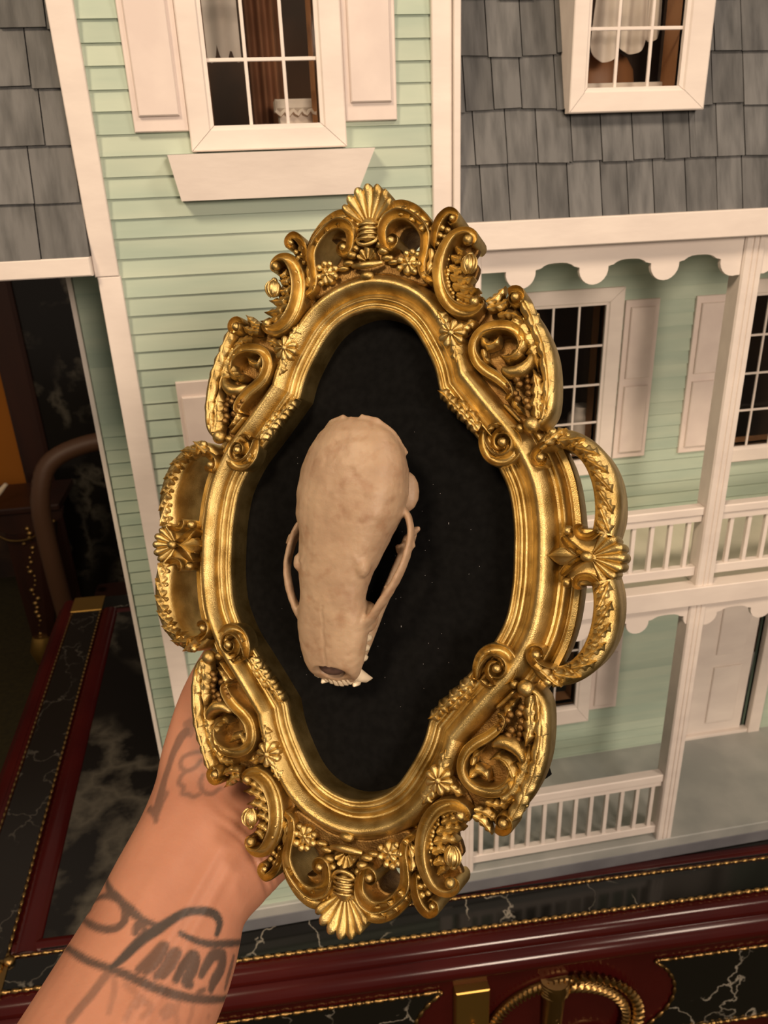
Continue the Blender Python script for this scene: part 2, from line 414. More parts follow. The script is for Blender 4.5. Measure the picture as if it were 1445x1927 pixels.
sh2(.3550, .3900, -.6130, -.4400, 'lower porch shutter beside the half hidden window')
sh2(.5830, .6180, -.2870, -.1236, 'upper porch shutter beyond the right edge')
# door on the lower porch
mb = MB(); y = YP-.007
mb.box(DR[0]-.016, DR[0], y, YP+.004, -.686, DR[3]+.016, .0008).box(DR[1], DR[1]+.016, y, YP+.004, -.686, DR[3]+.016, .0008).box(DR[0], DR[1], y, YP+.004, DR[3], DR[3]+.016, .0008)
mb.box(DR[0], DR[1], YP-.005, YP+.004, -.686, -.681, .0006)
door = hp('door', mb, M['white'], None, label='white panelled door with casing on the lower porch')
leaf_ = hp('door_leaf', MB().box(DR[0]+.001, DR[1]-.008, YP+.0005, YP+.005, -.681, DR[3]-.001, .0005), M['white'], door)
hp('door_panel', MB().box(.5185, .5560, YP-.0022, YP+.0005, -.664, -.579, .0009), M['white'], door)
hp('door_panel', MB().box(.5185, .5560, YP-.0022, YP+.0005, -.560, -.432, .0009), M['white'], door)

# floors, beams, base
hp('porch_floor', MB().box(-.155, .70, -.0062, .30, -.6985, -.685, .001), M['porch_grey'], label='grey painted floor of the lower porch')
hp('house_base', MB().box(-.153, .70, -.0056, .30, -.7150, -.6985, .001), M['base_slate'], label='slate blue base edge under the porch')
hp('balcony_floor', MB().box(.152, .70, .006, .30, -.384, -.366), M['cream_floor'], label='cream floor of the upper porch')
hp('beam', MB().box(.152, .70, -.009, .006, -.3850, -.3655, .0007), M['white'], label='white beam between the two porches')
hp('fascia', MB().box(.1530, .70, -.0165, .02, -.0555, -.0360, .0008), M['white'], label='white fascia board under the grey roof on the right')
hp('fascia', MB().box(-.45, -.1048, -.0125, .02, -.0578, -.0455, .0008), M['white'], label='white fascia board under the grey roof on the left')
hp('porch_ceiling', MB().box(.152, .70, .006, .30, -.0535, -.045), M['white'], label='ceiling of the upper porch')
hp('porch_ceiling', MB().box(-.45, -.105, .006, .30, -.0560, -.048), M['white'], label='ceiling board under the left roof')
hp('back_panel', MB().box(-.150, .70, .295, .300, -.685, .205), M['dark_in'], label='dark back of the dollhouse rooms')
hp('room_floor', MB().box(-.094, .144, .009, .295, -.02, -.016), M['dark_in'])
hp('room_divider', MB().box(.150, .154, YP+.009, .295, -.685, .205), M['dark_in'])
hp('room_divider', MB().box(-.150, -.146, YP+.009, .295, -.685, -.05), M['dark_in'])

# posts
def post(x0, x1, z0, z1, label):
    mb = MB(); w = x1-x0; y0, y1 = -.0058, .0112
    pr = [(x0, y1), (x0, y0+.0015), (x0+.0012, y0), (x0+w*.30, y0), (x0+w*.33, y0+.0011), (x0+w*.40, y0+.0011), (x0+w*.43, y0), (x1-w*.43, y0), (x1-w*.40, y0+.0011),
          (x1-w*.33, y0+.0011), (x1-w*.30, y0), (x1-.0012, y0), (x1, y0+.0015), (x1, y1)]
    mb.prism(pr, z0, z1, 'z'); hp('porch_post', mb, M['white'], None, label=label)
post(.3815, .3988, -.3655, -.0555, 'upper white porch post right of the frame')
post(.3785, .3955, -.685, -.385, 'lower white porch post right of the frame')
post(.1550, .1700, -.3655, -.0555, 'upper porch post against the bay')
post(.1550, .1700, -.685, -.385, 'lower porch post against the bay')
post(.632, .649, -.3655, -.0555, 'upper porch post beyond the right edge')
post(.632, .649, -.685, -.385, 'lower porch post beyond the right edge')

# scalloped trim
def scallop(x0, x1, ztop, zc, r, zarch, c0, pitch, y0, y1, label):
    pts = []
    c = c0
    while c-pitch > x0-.02: c -= pitch
    while c < x1+pitch:
        for q in range(13):      # lobe, from left neck round to right neck
            a = math.radians(173 + q*(367-173)/12); pts.append((c+r*math.cos(a), zc+r*math.sin(a)))
        m2 = c+pitch/2; h = zarch
        nx = c+r
        pts += [(nx+.0012, zc+.0018), (nx+.0040, zc+(h-zc)*.42), (nx+.0065, zc+(h-zc)*.72), (nx+.0100, zc+(h-zc)*.93), (m2-.0030, h), (m2+.0030, h)]
        e = c+pitch-r
        pts += [(e-.0100, zc+(h-zc)*.93), (e-.0065, zc+(h-zc)*.72), (e-.0040, zc+(h-zc)*.42), (e-.0012, zc+.0018)]
        c += pitch
    poly = [p for p in pts if x0 < p[0] < x1]
    zl = lambda x: poly[0][1] if x == x0 else poly[-1][1]
    poly = [(x0, ztop), (x0, zl(x0))]+poly+[(x1, zl(x1)), (x1, ztop)]
    hp('scalloped_trim', MB().prism(poly, y0, y1, 'y'), M['white'], None, label=label)
scallop(.1700, .3812, -.0555, -.0740, .0117, -.0682, .2589, .0581, -.0035, .0005, 'scalloped white trim hanging under the upper fascia')
scallop(.3990, .6320, -.0555, -.0740, .0117, -.0682, .3990, .0581, -.0035, .0005, 'scalloped white trim right of the upper porch post')
scallop(.1700, .3782, -.3850, -.4000, .0112, -.3945, .3275, .0581, -.0035, .0005, 'scalloped white trim under the porch beam')
scallop(.3960, .6320, -.3850, -.4000, .0112, -.3945, .3975, .0581, -.0035, .0005, 'scalloped white trim under the porch beam right of the post')

# railings
def railing(x0, x1, zt0, zt1, zb0, zb1, bx0, bp, bw, y, label, cap):
    mb = MB().box(x0, x1, y-.0055, y+.0045, zt0, zt1, .001).box(x0+.0006, x1-.0006, y-.0035, y+.0025, zt0-.0065, zt0)
    r = hp('railing', mb, M['white'], None, label=label)
    hp('bottom_rail', MB().box(x0, x1, y-.0035, y+.0030, zb0, zb1, .0006), M['white'], r)
    x = bx0
    while x-bp > x0+.004: x -= bp
    while x < x1-.003:
        hp('baluster', MB().box(x-bw/2, x+bw/2, y-bw/2, y+bw/2, zb1, zt0-.0065, .0003), M['white'], r); x += bp
railing(.1705, .3812, -.2945, -.2865, -.3570, -.3475, .3173, .0178, .0038, .003, 'white railing of the upper porch left of the post', 1)
railing(.3990, .6318, -.2945, -.2865, -.3570, -.3475, .4130, .0178, .0038, .003, 'white railing of the upper porch right of the post', 1)
railing(.1705, .3782, -.6050, -.5955, -.6790, -.6690, .2144, .0173, .0042, .003, 'white railing of the lower porch', 1)

# --- shingled roofs
SL = .26
ry = lambda z: -.006+(z+.036)*SL
def roof(x0, x1, rows, wid, holes, label, seed):
    r = random.Random(seed)
    mb = MB().prism([(ry(-.045)+.002, -.045), (ry(.20)+.002, .20), (ry(.20)+.008, .20), (ry(-.045)+.010, -.045)], x0, x1, 'x')
    if holes:
        mb = MB(); hx0, hx1, hz0 = holes[0]
        for a, b, c, d in ((x0, hx0, -.045, .20), (hx1, x1, -.045, .20), (hx0, hx1, -.045, hz0)):
            mb.prism([(ry(c)+.002, c), (ry(d)+.002, d), (ry(d)+.008, d), (ry(c)+.008, c)], a, b, 'x')
    R = hp('roof', mb, M['slate_under'], None, label=label)
    for i in range(len(rows)-1):
        z0, z1 = rows[i], rows[i+1]+.006
        x = x0-r.uniform(.1, .9)*wid
        while x < x1:
            w = wid*r.uniform(.86, 1.12); a, b = max(x, x0), min(x+w-.0008, x1); x += w
            if b-a < .002: continue
            pieces = [(a, b, z0, z1)]
            for hx0, hx1, hz0 in holes:
                if z1 > hz0 and b > hx0 and a < hx1:
                    pieces = []
                    if a < hx0: pieces.append((a, hx0, z0, z1))
                    if b > hx1: pieces.append((hx1, b, z0, z1))
                    if z0 < hz0-.003: pieces.append((max(a, hx0), min(b, hx1), z0, hz0))
            jz, t = r.uniform(-.0013, .0010), r.uniform(.0011, .0019)
            tl = r.uniform(-.0007, .0007)
            for a2, b2, c, d in pieces:
                if b2-a2 < .0015: continue
                zb0, zb1 = c+jz, c+jz+tl; o = -.0016
                P = lambda x_, z_, k: (x_, ry(z_)+k, z_)
                vs = [P(a2, zb0, o-t), P(b2, zb1, o-t), P(b2, d, -.0006), P(a2, d, -.0006), P(a2, zb0, .001), P(b2, zb1, .001), P(b2, d, .001), P(a2, d, .001)]
                hp('shingle', MB().add(vs, [(0,1,2,3),(7,6,5,4),(0,4,5,1),(1,5,6,2),(2,6,7,3),(3,7,4,0)]), M['slate'], R)
roof(.1530, .70, [-.040, .0015, .0363, .0714, .1065, .1415, .177], .0235, [(.236, .335, .036)], 'grey shingled mansard roof with the dormer on the right', 3)
roof(-.45, -.1050, [-.0465, -.0105, .0245, .0575, .0920, .1265, .161], .0325, [], 'grey shingled roof at the left edge', 8)
# dormer
WD = (.2466, .3157, .0480, .150)
window(*WD, .0130, .0205, .0162, .0157, 0., 3, 3, 'white dormer window in the grey roof', xv=[.2680, .2926], zh=[.0838, .118], thick=.008, depth=.022, name='dormer_window')
mb = MB()
mb.box(.2338, .2372, .006, .070, .0325, .166).box(.3330, .3362, .006, .070, .0325, .166).box(.2338, .3362, .006, .070, .0325, .036).box(.2338, .3362, .006, .070, .163, .166)
hp('dormer_box', mb, M['white'], None, label='white box of the dormer running back into the roof')
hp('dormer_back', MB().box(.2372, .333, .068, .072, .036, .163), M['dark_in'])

# things inside the windows
def sheet(fn, nu, nv):
    return MB().grid([[fn(i/(nu-1), j/(nv-1)) for j in range(nv)] for i in range(nu)])
def thick_sheet(fn, nu, nv, t):
    mb = sheet(fn, nu, nv); mb.grid([[tuple(np.array(fn(i/(nu-1), j/(nv-1)))+np.array((0,t,0))) for j in range(nv)] for i in range(nu)])
    return mb
# dormer: scalloped cloth hung behind the glass, brown vase below it
def lobe(x0, x1, ztop, zbot, y, amp):
    def fn(u, v):
        x = x0+(x1-x0)*u; rnd_ = max(0, 1-abs(2*u-1)**2.6)**.6
        zb = ztop+(zbot-ztop)*(.88+.12*rnd_)
        tight = 1-.60*(1-v)**1.3; cx = (x0+x1)/2+.004*(1-v)
        return (cx+(x-cx)*tight, y+amp*math.cos(u*PI*4)*v, ztop+(zb-ztop)*v)
    return fn
mb = MB()
for args in ((.2592, .2812, .158, .0665, .0285, .0016), (.2806, .3038, .158, .0718, .0325, .0018), (.3000, .3160, .158, .0800, .0365, .0016)):
    q_ = thick_sheet(lobe(*args), 25, 10, .0006); mb.add(q_.v, q_.f)
single('scalloped_cloth', mb, M['cloth'], 'cream scalloped cloth hanging behind the dormer window', 'cloth', smooth=60)
mb = MB(); rows = []
for z, r in ((.0366, .017), (.044, .022), (.055, .0250), (.064, .0235), (.072, .018), (.0765, .010)):
    rows.append([(.2830+r*math.cos(a*PI/10), .058+r*.45*math.sin(a*PI/10), z) for a in range(20)])
mb.grid(rows, closed=True, caps=True)
single('toy_vase', mb, M['wood_toy'], 'round brown vase under the hanging cloth in the dormer window', 'vase', smooth=50)
mb = MB().box(.2475, .3250, .0260, .0420, .0362, .0530, .001)
single('toy_mattress', mb, M['cloth'], 'low cream padded block lying at the bottom of the dormer window', 'mattress')
# bay window: drape, white lace, white basket
def drape(u, v):
    x = .0115+.028*u; return (x, .058+.0035*math.cos(u*20), .205-.221*v)
single('toy_drape', thick_sheet(drape, 34, 6, .0012), M['drape'], 'brown pleated drape hanging inside the tall bay window', 'drape', smooth=70)
def lace(u, v):
    x = -.0235+.0085*v*(1+.13*math.sin(u*62)); return (x, .0165+.0006*math.sin(u*31), .165-.135*u)
single('lace_strip', thick_sheet(lace, 80, 3, .0003), M['cloth'], 'pale scalloped lace edge at the left inside of the bay window', 'lace', smooth=50)
def gpanel(u, v):
    x = -.0135+.023*u; return (x, .036+.003*math.sin(u*7+1), .19-.118*v*(.90+.10*abs(math.sin(u*8+.6))**.5))
single('toy_shawl', thick_sheet(gpanel, 20, 8, .001), M['cloth'], 'grey-white cloth hanging deep inside the bay window at the upper left', 'cloth', smooth=60)
hp('inner_trim', MB().box(.0540, .0640, .0165, .0190, .0200, .180, .0005), M['jamb'], None, label='bare wood strip behind the right side of the bay window')
bk = thing('toy_basket', 'small white lidded basket inside the lower right corner of the bay window', 'basket', (.047, .030, -.016))
part('basket_body', MB().prism([(.033, -.016), (.061, -.016), (.063, .041), (.0315, .041)], .020, .042, 'y'), M['cloth'], bk)
part('basket_lid', MB().box(.029, .0655, .018, .044, .0405, .0475, .0015), M['cloth'], bk)
fr_ = [(.029+.0365*i/24, .0172, .0390+.0014*math.cos(i*1.6)) for i in range(25)]
part('lace_trim', MB().tube(fr_, .0014, 6), M['cloth'], bk, smooth=60)
# porch window: pale jar on a wooden stand
mb = MB(); rows = []
for z, r in ((-.300, .013), (-.285, .0145), (-.262, .0150), (-.248, .0145), (-.243, .010), (-.238, .0105)):
    rows.append([(.338+r*math.cos(a*PI/10), .178+r*math.sin(a*PI/10), z) for a in range(20)])
mb.grid(rows, closed=True, caps=True)
single('toy_jar', mb, M['cloth'], 'pale jar standing inside the upper porch window right of the frame', 'jar', smooth=50)
tb = thing('toy_table', 'small brown table carrying the pale jar inside the upper porch window', 'table', (.330, .185, -.366))
part('table_top', MB().box(.290, .360, .160, .210, -.304, -.300, .0008), M['wood_toy'], tb)
for x, y in ((.293, .163), (.354, .163), (.293, .204), (.354, .204)):
    part('leg', MB().box(x, x+.003, y, y+.003, -.366, -.304), M['wood_toy'], tb)

# ---------------------------------------------------------------- inlaid table
TZ = -.715
def T(a, b): return (a-.026*b, b-.05*a-.004)
def tmap(mb):
    mb.v = [(*T(p[0], p[1]), p[2]) for p in mb.v]; return mb
tab = thing('inlaid_table', 'burgundy lacquered table inlaid with black marble and gilt bead trim, under the dollhouse', 'table', (.18, .35, -1.5))
def tp_(name, mb, mt, parent=None, smooth=None, label=None, kind=None): return part(name, tmap(mb), mt, parent or tab, smooth, label, kind)
A0, A1, B0, B1 = -.372, .86, -.040, .752
tp_('table_top', MB().box(A0, A1, B0, B1, -.750, TZ-.0035), M['burgundy'])
tp_('marble_centre', MB().box(-.281, .77, .006, .690, TZ-.0036, TZ-.0004), M['marble_big'], label='dark polished marble centre of the table top')
tp_('marble_strip', MB().box(-.311, .80, -.0335, -.0010, TZ-.0036, TZ-.0004), M['marble'], label='black veined marble strip along the front edge')
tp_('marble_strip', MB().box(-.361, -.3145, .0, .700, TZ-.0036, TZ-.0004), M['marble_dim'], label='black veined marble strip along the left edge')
tp_('marble_strip', MB().box(-.311, .80, .705, .750, TZ-.0036, TZ-.0004), M['marble'], label='black veined marble strip along the back edge')
tp_('corner_plate', MB().box(-.366, -.311, .700, .752, TZ-.004, TZ+.0012, .0008), M['brass'], label='brass plate on the back left corner')
mb = MB().box(-.374, -.309, -.041, -.001, TZ-.006, TZ+.001)
for q in range(5): mb.ball((-.309-.010*q, -.004-.006*q, TZ+.002), .006, .004)
tp_('corner_plate', mb, M['bead'], smooth=50, label='gilt ornamented plate on the front left corner')
def rope(pts, pitch=.0105, r=.0021):
    """gilt bead-and-reel trim along a polyline given in table coordinates (a, b, z)"""
    P = cr(pts, pitch) if len(pts) > 2 else [np.array(pts[0])+(np.array(pts[1])-np.array(pts[0]))*i/max(1, int(np.linalg.norm(np.array(pts[1])-np.array(pts[0]))/pitch)) for i in range(1+max(1, int(np.linalg.norm(np.array(pts[1])-np.array(pts[0]))/pitch)))]
    mb = MB()
    for i in range(len(P)-1):
        p, q = P[i], P[i+1]; d = q-p; L = np.linalg.norm(d)
        if L < 1e-6: continue
        ts = (0, .14, .40, .66, .80, .9, 1.0); rs = (.35, .8, 1.0, .8, .35, .62, .35)
        mb.tube([p+d*t for t in ts], [r*k for k in rs], 7, caps=False)
    return mb
tp_('bead_trim', rope([(-.311, .0015, TZ), (.80, .0015, TZ)]), M['bead'], smooth=70, label='gilt bead trim behind the front marble strip')
tp_('bead_trim', rope([(-.311, -.0365, TZ), (.80, -.0365, TZ)], r=.0026), M['bead'], smooth=70, label='gilt bead trim at the front edge of the table top')
tp_('bead_trim', rope([(-.3125, .0, TZ), (-.3125, .70, TZ)]), M['bead'], smooth=70, label='gilt bead trim inside the left marble strip')
tp_('bead_trim', rope([(-.3635, .0, TZ), (-.3635, .70, TZ)], r=.0016), M['bead'], smooth=70, label='thin gilt bead trim outside the left marble strip')
def half_round(a0, a1, b0, b1, h, along):
    rows = []
    for e in (0, 1):
        row = []
        for q in range(9):
            t = q/8; z = TZ-.003+h*math.sin(PI*t)**.6
            row.append((a0+(a1-a0)*t, b1 if e else b0, z) if along == 'b' else (a1 if e else a0, b0+(b1-b0)*t, z))
        rows.append(row)
    return MB().grid(rows)
tp_('inner_moulding', half_round(-.310, -.282, .004, .703, .006, 'b'), M['burgundy'], smooth=60, label='burgundy raised moulding along the left side')
tp_('inner_moulding', half_round(-.310, .80, .0045, .022, .004, 'a'), M['burgundy'], smooth=60, label='burgundy raised moulding behind the front bead trim')
tp_('inner_moulding', half_round(-.282, .80, .684, .703, .006, 'a'), M['burgundy'], smooth=60, label='burgundy raised moulding along the back')
# outer edge moulding
prof = [(-.036, TZ-.003), (-.041, TZ-.003), (-.046, TZ-.004), (-.050, TZ-.007), (-.0525, TZ-.011), (-.0530, TZ-.015), (-.0520, TZ-.018), (-.0555, TZ-.0195), (-.0600, TZ-.022), (-.0630, TZ-.027),
        (-.0640, TZ-.032), (-.0630, TZ-.037), (-.0600, TZ-.041), (-.0560, TZ-.0435), (-.0540, TZ-.047), (-.0530, TZ-.052), (-.0460, TZ-.055), (-.036, TZ-.055)]
tp_('edge_moulding', MB().grid([[(a, b, z) for b, z in prof] for a in (A0-.03, A1)], caps=True), M['burgundy'], smooth=35, label='burgundy lacquered edge moulding along the front')
tp_('edge_moulding', MB().grid([[(A0+(b+.036)*1.1, bb, z) for b, z in prof] for bb in (B0-.02, B1)], caps=True), M['burgundy'], smooth=35, label='burgundy lacquered edge moulding along the left')
AB = -.0470
tp_('apron', MB().box(A0+.01, A1-.01, AB, AB+.02, -.945, -.768), M['burgundy'], label='burgundy apron under the front edge')
tp_('apron', MB().box(A0+.005, A0+.025, AB+.02, B1-.01, -.945, -.750), M['burgundy'], label='burgundy apron under the left edge')
for a, b in ((A0+.01, AB+.001), (A1-.07, AB+.001), (A0+.01, B1-.07), (A1-.07, B1-.07)):
    mb = MB(); rows = []
    for z, k in ((-.945, .030), (-1.0, .028), (-1.2, .020), (-1.42, .014), (-1.44, .020), (-1.5, .016)):
        c = (a+.032, b+.032); rows.append([(c[0]+k*math.cos(PI/4+q*PI/2), c[1]+k*math.sin(PI/4+q*PI/2), z) for q in range(4)])
    tp_('leg', mb.grid(rows, closed=True, caps=True), M['burgundy'])
# marble panels let into the apron, edged with bead trim
def panel(poly, label):
    P = cr(poly, .012, closed=True)
    tp_('apron_panel', MB().prism([(p[0], p[1]) for p in P], AB-.0012, AB+.002, 'y'), M['marble'], label=label)
    L = [(p[0], AB-.002, p[1]) for p in P]; L.append(L[0])
    tp_('bead_trim', rope(L, .0105, .0024), M['bead'], smooth=70)
panel([(.353, -.787), (.366, -.800), (.378, -.822), (.381, -.848), (.372, -.874), (.355, -.894), (.3535, -.906), (.380, -.9085), (.45, -.9085), (.60, -.9085), (.76, -.9085), (.79, -.895), (.78, -.85), (.79, -.80), (.76, -.787), (.60, -.787), (.42, -.787), (.372, -.787)], 'black veined marble panel at the lower right of the apron')
panel([(.121, -.787), (.108, -.802), (.094, -.825), (.091, -.848), (.100, -.874), (.119, -.894), (.120, -.906), (.09, -.9085), (0, -.9085), (-.15, -.9085), (-.30, -.9085), (-.33, -.895), (-.32, -.85), (-.33, -.80), (-.30, -.787), (-.15, -.787), (.03, -.787), (.10, -.787)], 'black veined marble panel at the lower left of the apron')
# gilt mount
wc = (.2535, -.868)
mo = tp_('gilt_mount', MB().tube([(wc[0]-.0125, AB-.004, -.792), (wc[0]-.0125, AB-.006, -.800), (wc[0]-.0125, AB-.006, -.81), (wc[0]-.0125, AB-.0055, -.87), (wc[0]-.0125, AB-.0055, -.93)], [.014, .0135, .0115, .0100, .0115], 14), M['bead'], smooth=60, label='fluted gilt column of the wreath mount')
mb = MB()
for q in range(4): mb.tube([(wc[0]-.0125+.0145*math.cos(t*PI/8+PI), AB-.006-.010*math.sin(t*PI/8), -.793-.0045*q) for t in range(9)], .0016, 6)
for q in range(12):
    z0 = -.818-.0092*q; mb.tube([(wc[0]-.0125-.010+.0025*t, AB-.006-.0095*math.sin((t+.3)*PI/8.6), z0+.0016*t) for t in range(9)], .0013, 5)
part('fluting', tmap(mb), M['bead'], mo, smooth=60)
mb = MB()
def ring(t): return (wc[0]-.001+.080*math.cos(t), wc[1]+.073*math.sin(t))
P = [ring(math.radians(t)) for t in range(80, 262, 4)]
mb.tube([(x, AB-.003, z) for x, z in P], .0050, 8)
for i in range(0, len(P)-1):
    x, z = P[i]; a = math.radians(80+4*i); mb.tube([(x-.0062*math.cos(a)-.002*math.sin(a), AB-.0065, z-.0062*math.sin(a)+.002*math.cos(a)), (x, AB-.0085, z), (x+.0062*math.cos(a)+.002*math.sin(a), AB-.0060, z+.0062*math.sin(a)-.002*math.cos(a))], [.0012, .0017, .0012], 5)
part('rope_ring', tmap(mb), M['bead'], mo, smooth=60, label='twisted rope half of the wreath')
mb = MB()
for i, t in enumerate(range(-75, 84, 6)):
    a = math.radians(t); x, z = ring(a)
    for s in (-1, 1):
        for k in (0, 1):
            ox, oz = math.cos(a)*s*.0055, math.sin(a)*s*.0055
            d = (math.sin(a)*(-.6)+math.cos(a)*s*.8, math.cos(a)*.6+math.sin(a)*s*.8)
            p0 = np.array((x+ox*.4, AB-.004-.002*k, z+oz*.4)); p1 = p0+np.array((d[0]*.013, -.004, d[1]*.013))
            mb.tube([p0, p0*.65+p1*.35, p0*.3+p1*.7, p1], [.0018, .0042, .0034, .0006], 6)
part('laurel_leaves', tmap(mb), M['bead'], mo, smooth=50, label='laurel leaf half of the wreath')
for s, cx in ((-1, wc[0]-.048), (1, wc[0]+.026)):
    mb = MB(); L = []
    for q in range(46):
        a = PI*.02+q*.17; r = .026*(1-q/60); L.append((cx+s*r*math.cos(a)*1.15, AB-.004, -.905+r*math.sin(a)))
    mb.tube(L, [.0034*(1-.4*i/46) for i in range(46)], 7)
    for q in range(0, 44, 2): mb.ball((L[q][0], AB-.0072, L[q][2]), .0027, nu=6, nv=4)
    part('rope_scroll', tmap(mb), M['bead'], mo, smooth=60, label='small rope scroll at the foot of the wreath')
pl = tp_('lock_plate', MB().box(.1335, .1695, AB-.010, AB, -.851, -.783, .0012), M['brass'], label='plain brass plate between marble panel and wreath')
tg = thing('hang_tag', 'small white tag hanging by a brass ring from the plain brass plate', 'tag', (*T(.151, AB-.013), -.87))
mb = MB(); mb.tube([(.1515+.0035*math.cos(t*PI/8), AB-.0118, -.842+.010*math.sin(t*PI/8)) for t in range(17)], .0010, 6)
part('ring', tmap(mb), M['brass'], tg, smooth=60, label='brass ring')
mb = MB(); rows = []
for k in range(25):
    a = k*2*PI/24; rows.append([(.1525+(r)*math.cos(a), AB-.0120+yy, -.8605+1.25*r*math.sin(a)) for r, yy in ((.0042, .0007), (.0042, -.0012), (.0098, -.0012), (.0098, .0007), (.0042, .0007))])
part('tag_body', tmap(mb.grid(rows)), M['tag'], tg, smooth=40)

# ---------------------------------------------------------------- dark furniture at the left
cab = thing('marble_cabinet', 'tall black cabinet of streaked marble behind the table at the left', 'cabinet', (-.45, 2.0, -1.5))
part('cabinet_panel', MB().box(-.71, .8, 1.98, 2.25, -1.5, 1.0), M['marble_big'], cab)
part('stile', MB().box(-.80, -.71, 1.96, 2.25, -1.5, 1.0, .01), M['mahogany'], cab)
single('wall_panel', MB().box(-1.20, -.79, 2.30, 2.50, -1.04, -.2, .004), M['orange'], 'orange panel beside the dark post at the far left edge', 'panel')
con = thing('carved_console', 'dark carved mahogany console with gilt mounts on its tapering leg, far left', 'console', (-.80, 1.75, -1.5))
part('console_top', MB().box(-1.6, -.640, 1.70, 1.92, -.905, -.885, .004), M['mahogany'], con)
part('console_apron', MB().prism([(-1.6, -.905), (-.635, -.905), (-.64, -.93), (-.66, -.945), (-.70, -.955), (-.74, -.975), (-.80, -.975), (-.84, -.955), (-.92, -.945), (-1.6, -.945)], 1.715, 1.74, 'y'), M['mahogany'], con)
rows = []
for z, x, k in ((-.93, -.745, .085), (-1.0, -.752, .078), (-1.15, -.770, .062), (-1.3, -.785, .045), (-1.42, -.797, .030), (-1.47, -.80, .034), (-1.5, -.80, .030)):
    rows.append([(x+k*math.cos(q*PI/4+.39), 1.755+k*.5*math.sin(q*PI/4+.39), z) for q in range(8)])
lg = part('console_leg', MB().grid(rows, closed=True, caps=True), M['mahogany'], con)
mb = MB(); r5 = random.Random(5)
for q in range(26):
    t = q/25; z = -.96-.42*t; x = -.752-.046*t
    mb.ball((x+r5.uniform(-.012, .012)*(1.2-t), 1.715+.028*t, z), r5.uniform(.004, .010), nu=7, nv=5)
part('gilt_mount', mb, M['bead'], lg, smooth=60, label='gilt drops down the console leg')
part('gilt_foot', MB().tube([(-.797, 1.75, -1.36), (-.802, 1.745, -1.41), (-.803, 1.745, -1.46)], [.030, .040, .026], 10), M['brass'], lg, smooth=60, label='gilt foot of the console leg')
L = cr([(-.845, 1.70, -.955), (-.80, 1.695, -.985), (-.74, 1.695, -.985), (-.69, 1.70, -.955), (-.66, 1.70, -.935)], .01)
part('gilt_mount', MB().tube(L, .004, 6), M['bead'], con, smooth=60)
ch = thing('bentwood_chair', 'brown chair with a curved wooden arm behind the table, left of the dollhouse', 'chair', (-.45, 1.62, -1.5))
L = cr([(-.36, 1.58, -.655), (-.50, 1.55, -.660), (-.59, 1.52, -.695), (-.625, 1.50, -.78), (-.635, 1.50, -.90), (-.635, 1.52, -1.2), (-.62, 1.54, -1.5)], .02)
part('arm', MB().tube(L, .026, 10), M['brownwood'], ch, smooth=60)
part('leg', MB().tube([(-.36, 1.58, -.655), (-.35, 1.62, -1.0), (-.35, 1.72, -1.5)], .022, 10), M['brownwood'], ch, smooth=60)
part('seat', MB().box(-.60, -.33, 1.50, 1.80, -1.26, -1.22, .01), M['mahogany'], ch)
for x, y in ((-.58, 1.76), (-.36, 1.76)): part('leg', MB().tube([(x, y, -1.22), (x, y, -1.5)], .018, 8), M['brownwood'], ch, smooth=60)
L = cr([(-.94, 1.73, -.880), (-.88, 1.72, -.872), (-.82, 1.72, -.848), (-.778, 1.72, -.812)], .01)
single('horn', MB().tube(L, [.016-.0105*(i/(len(L)-1))**1.5 for i in range(len(L))], 10), M['horn'], 'pale bone coloured horn tip lying on the dark console at the left edge', 'horn', smooth=60)

# ---------------------------------------------------------------- gold frame (built lying in its own plane, millimetres: u right, v up, h towards the viewer)
FR = np.array([[0.848,0.1434,-0.51023],[-0.51607,0.44262,-0.73332],[0.12068,0.88517,0.44935]])
FO = (0.03081,-0.32218,-0.1302+ZO)
FM = Matrix.Identity(4)
for i in range(3):
    for j in range(3): FM[i][j] = FR[i][j]
    FM[i][3] = FO[i]
FM = Matrix.Translation(FM.to_translation()) @ FM.to_quaternion().to_matrix().to_4x4()
frame = bpy.data.objects.new('picture_frame', None); COL.objects.link(frame); frame.matrix_world = FM; frame.empty_display_size = .02
tag(frame, 'ornate gold baroque frame with black velvet inside, held up before the dollhouse', 'frame')
QUADS = ((1, 1), (-1, 1), (-1, -1), (1, -1))
def fp(name, mb, mt=None, parent=None, smooth=50, label=None, quads=((1, 1),), kind=None, children=()):
    """mesh once, mirrored copies share it; children = (name, mesh builder) pairs copied along"""
    me = mb.mesh(name, mt or M['gold'], smooth, .001); out = []
    cms = [(cn, cb.mesh(cn, mt or M['gold'], smooth, .001)) for cn, cb in children]
    for sx, sy in quads:
        o = link(name, me, parent or frame); o.scale = (sx, sy, 1); tag(o, label, kind=kind); out.append(o)
        for cn, cm in cms: link(cn, cm, o)
    return out

# --- moulding
topA = [(0,91.6),(9.7,89.4),(17,84.3),(22.5,76.3),(26.8,67.7),(29,59.5)]
topM = [(-p[0],p[1]) for p in topA[::-1]][:-1]+topA          # left notch -> right notch
sideA = [(29,59.5),(36.5,50),(43.5,41.5),(48.7,35.3),(52.3,29.5),(55.9,21.5),(57.7,10.5),(58,0)]
sideM = sideA+[(p[0],-p[1]) for p in sideA[::-1]][1:]
segs = [topM, sideM, [(p[0],-p[1]) for p in topM[::-1]], [(-p[0],-p[1]) for p in sideM]]
PATH = []; NRM = []
for k, sg in enumerate(segs):
    P = cr(sg, 2.2)
    Tn = [P[min(i+1,len(P)-1)]-P[max(i-1,0)] for i in range(len(P))]; Tn = [t/np.linalg.norm(t) for t in Tn]
    for i in range(len(P)-1):
        n_ = np.array((-Tn[i][1], Tn[i][0])); PATH.append(P[i]); NRM.append(n_)
    segs[k] = (P, Tn)
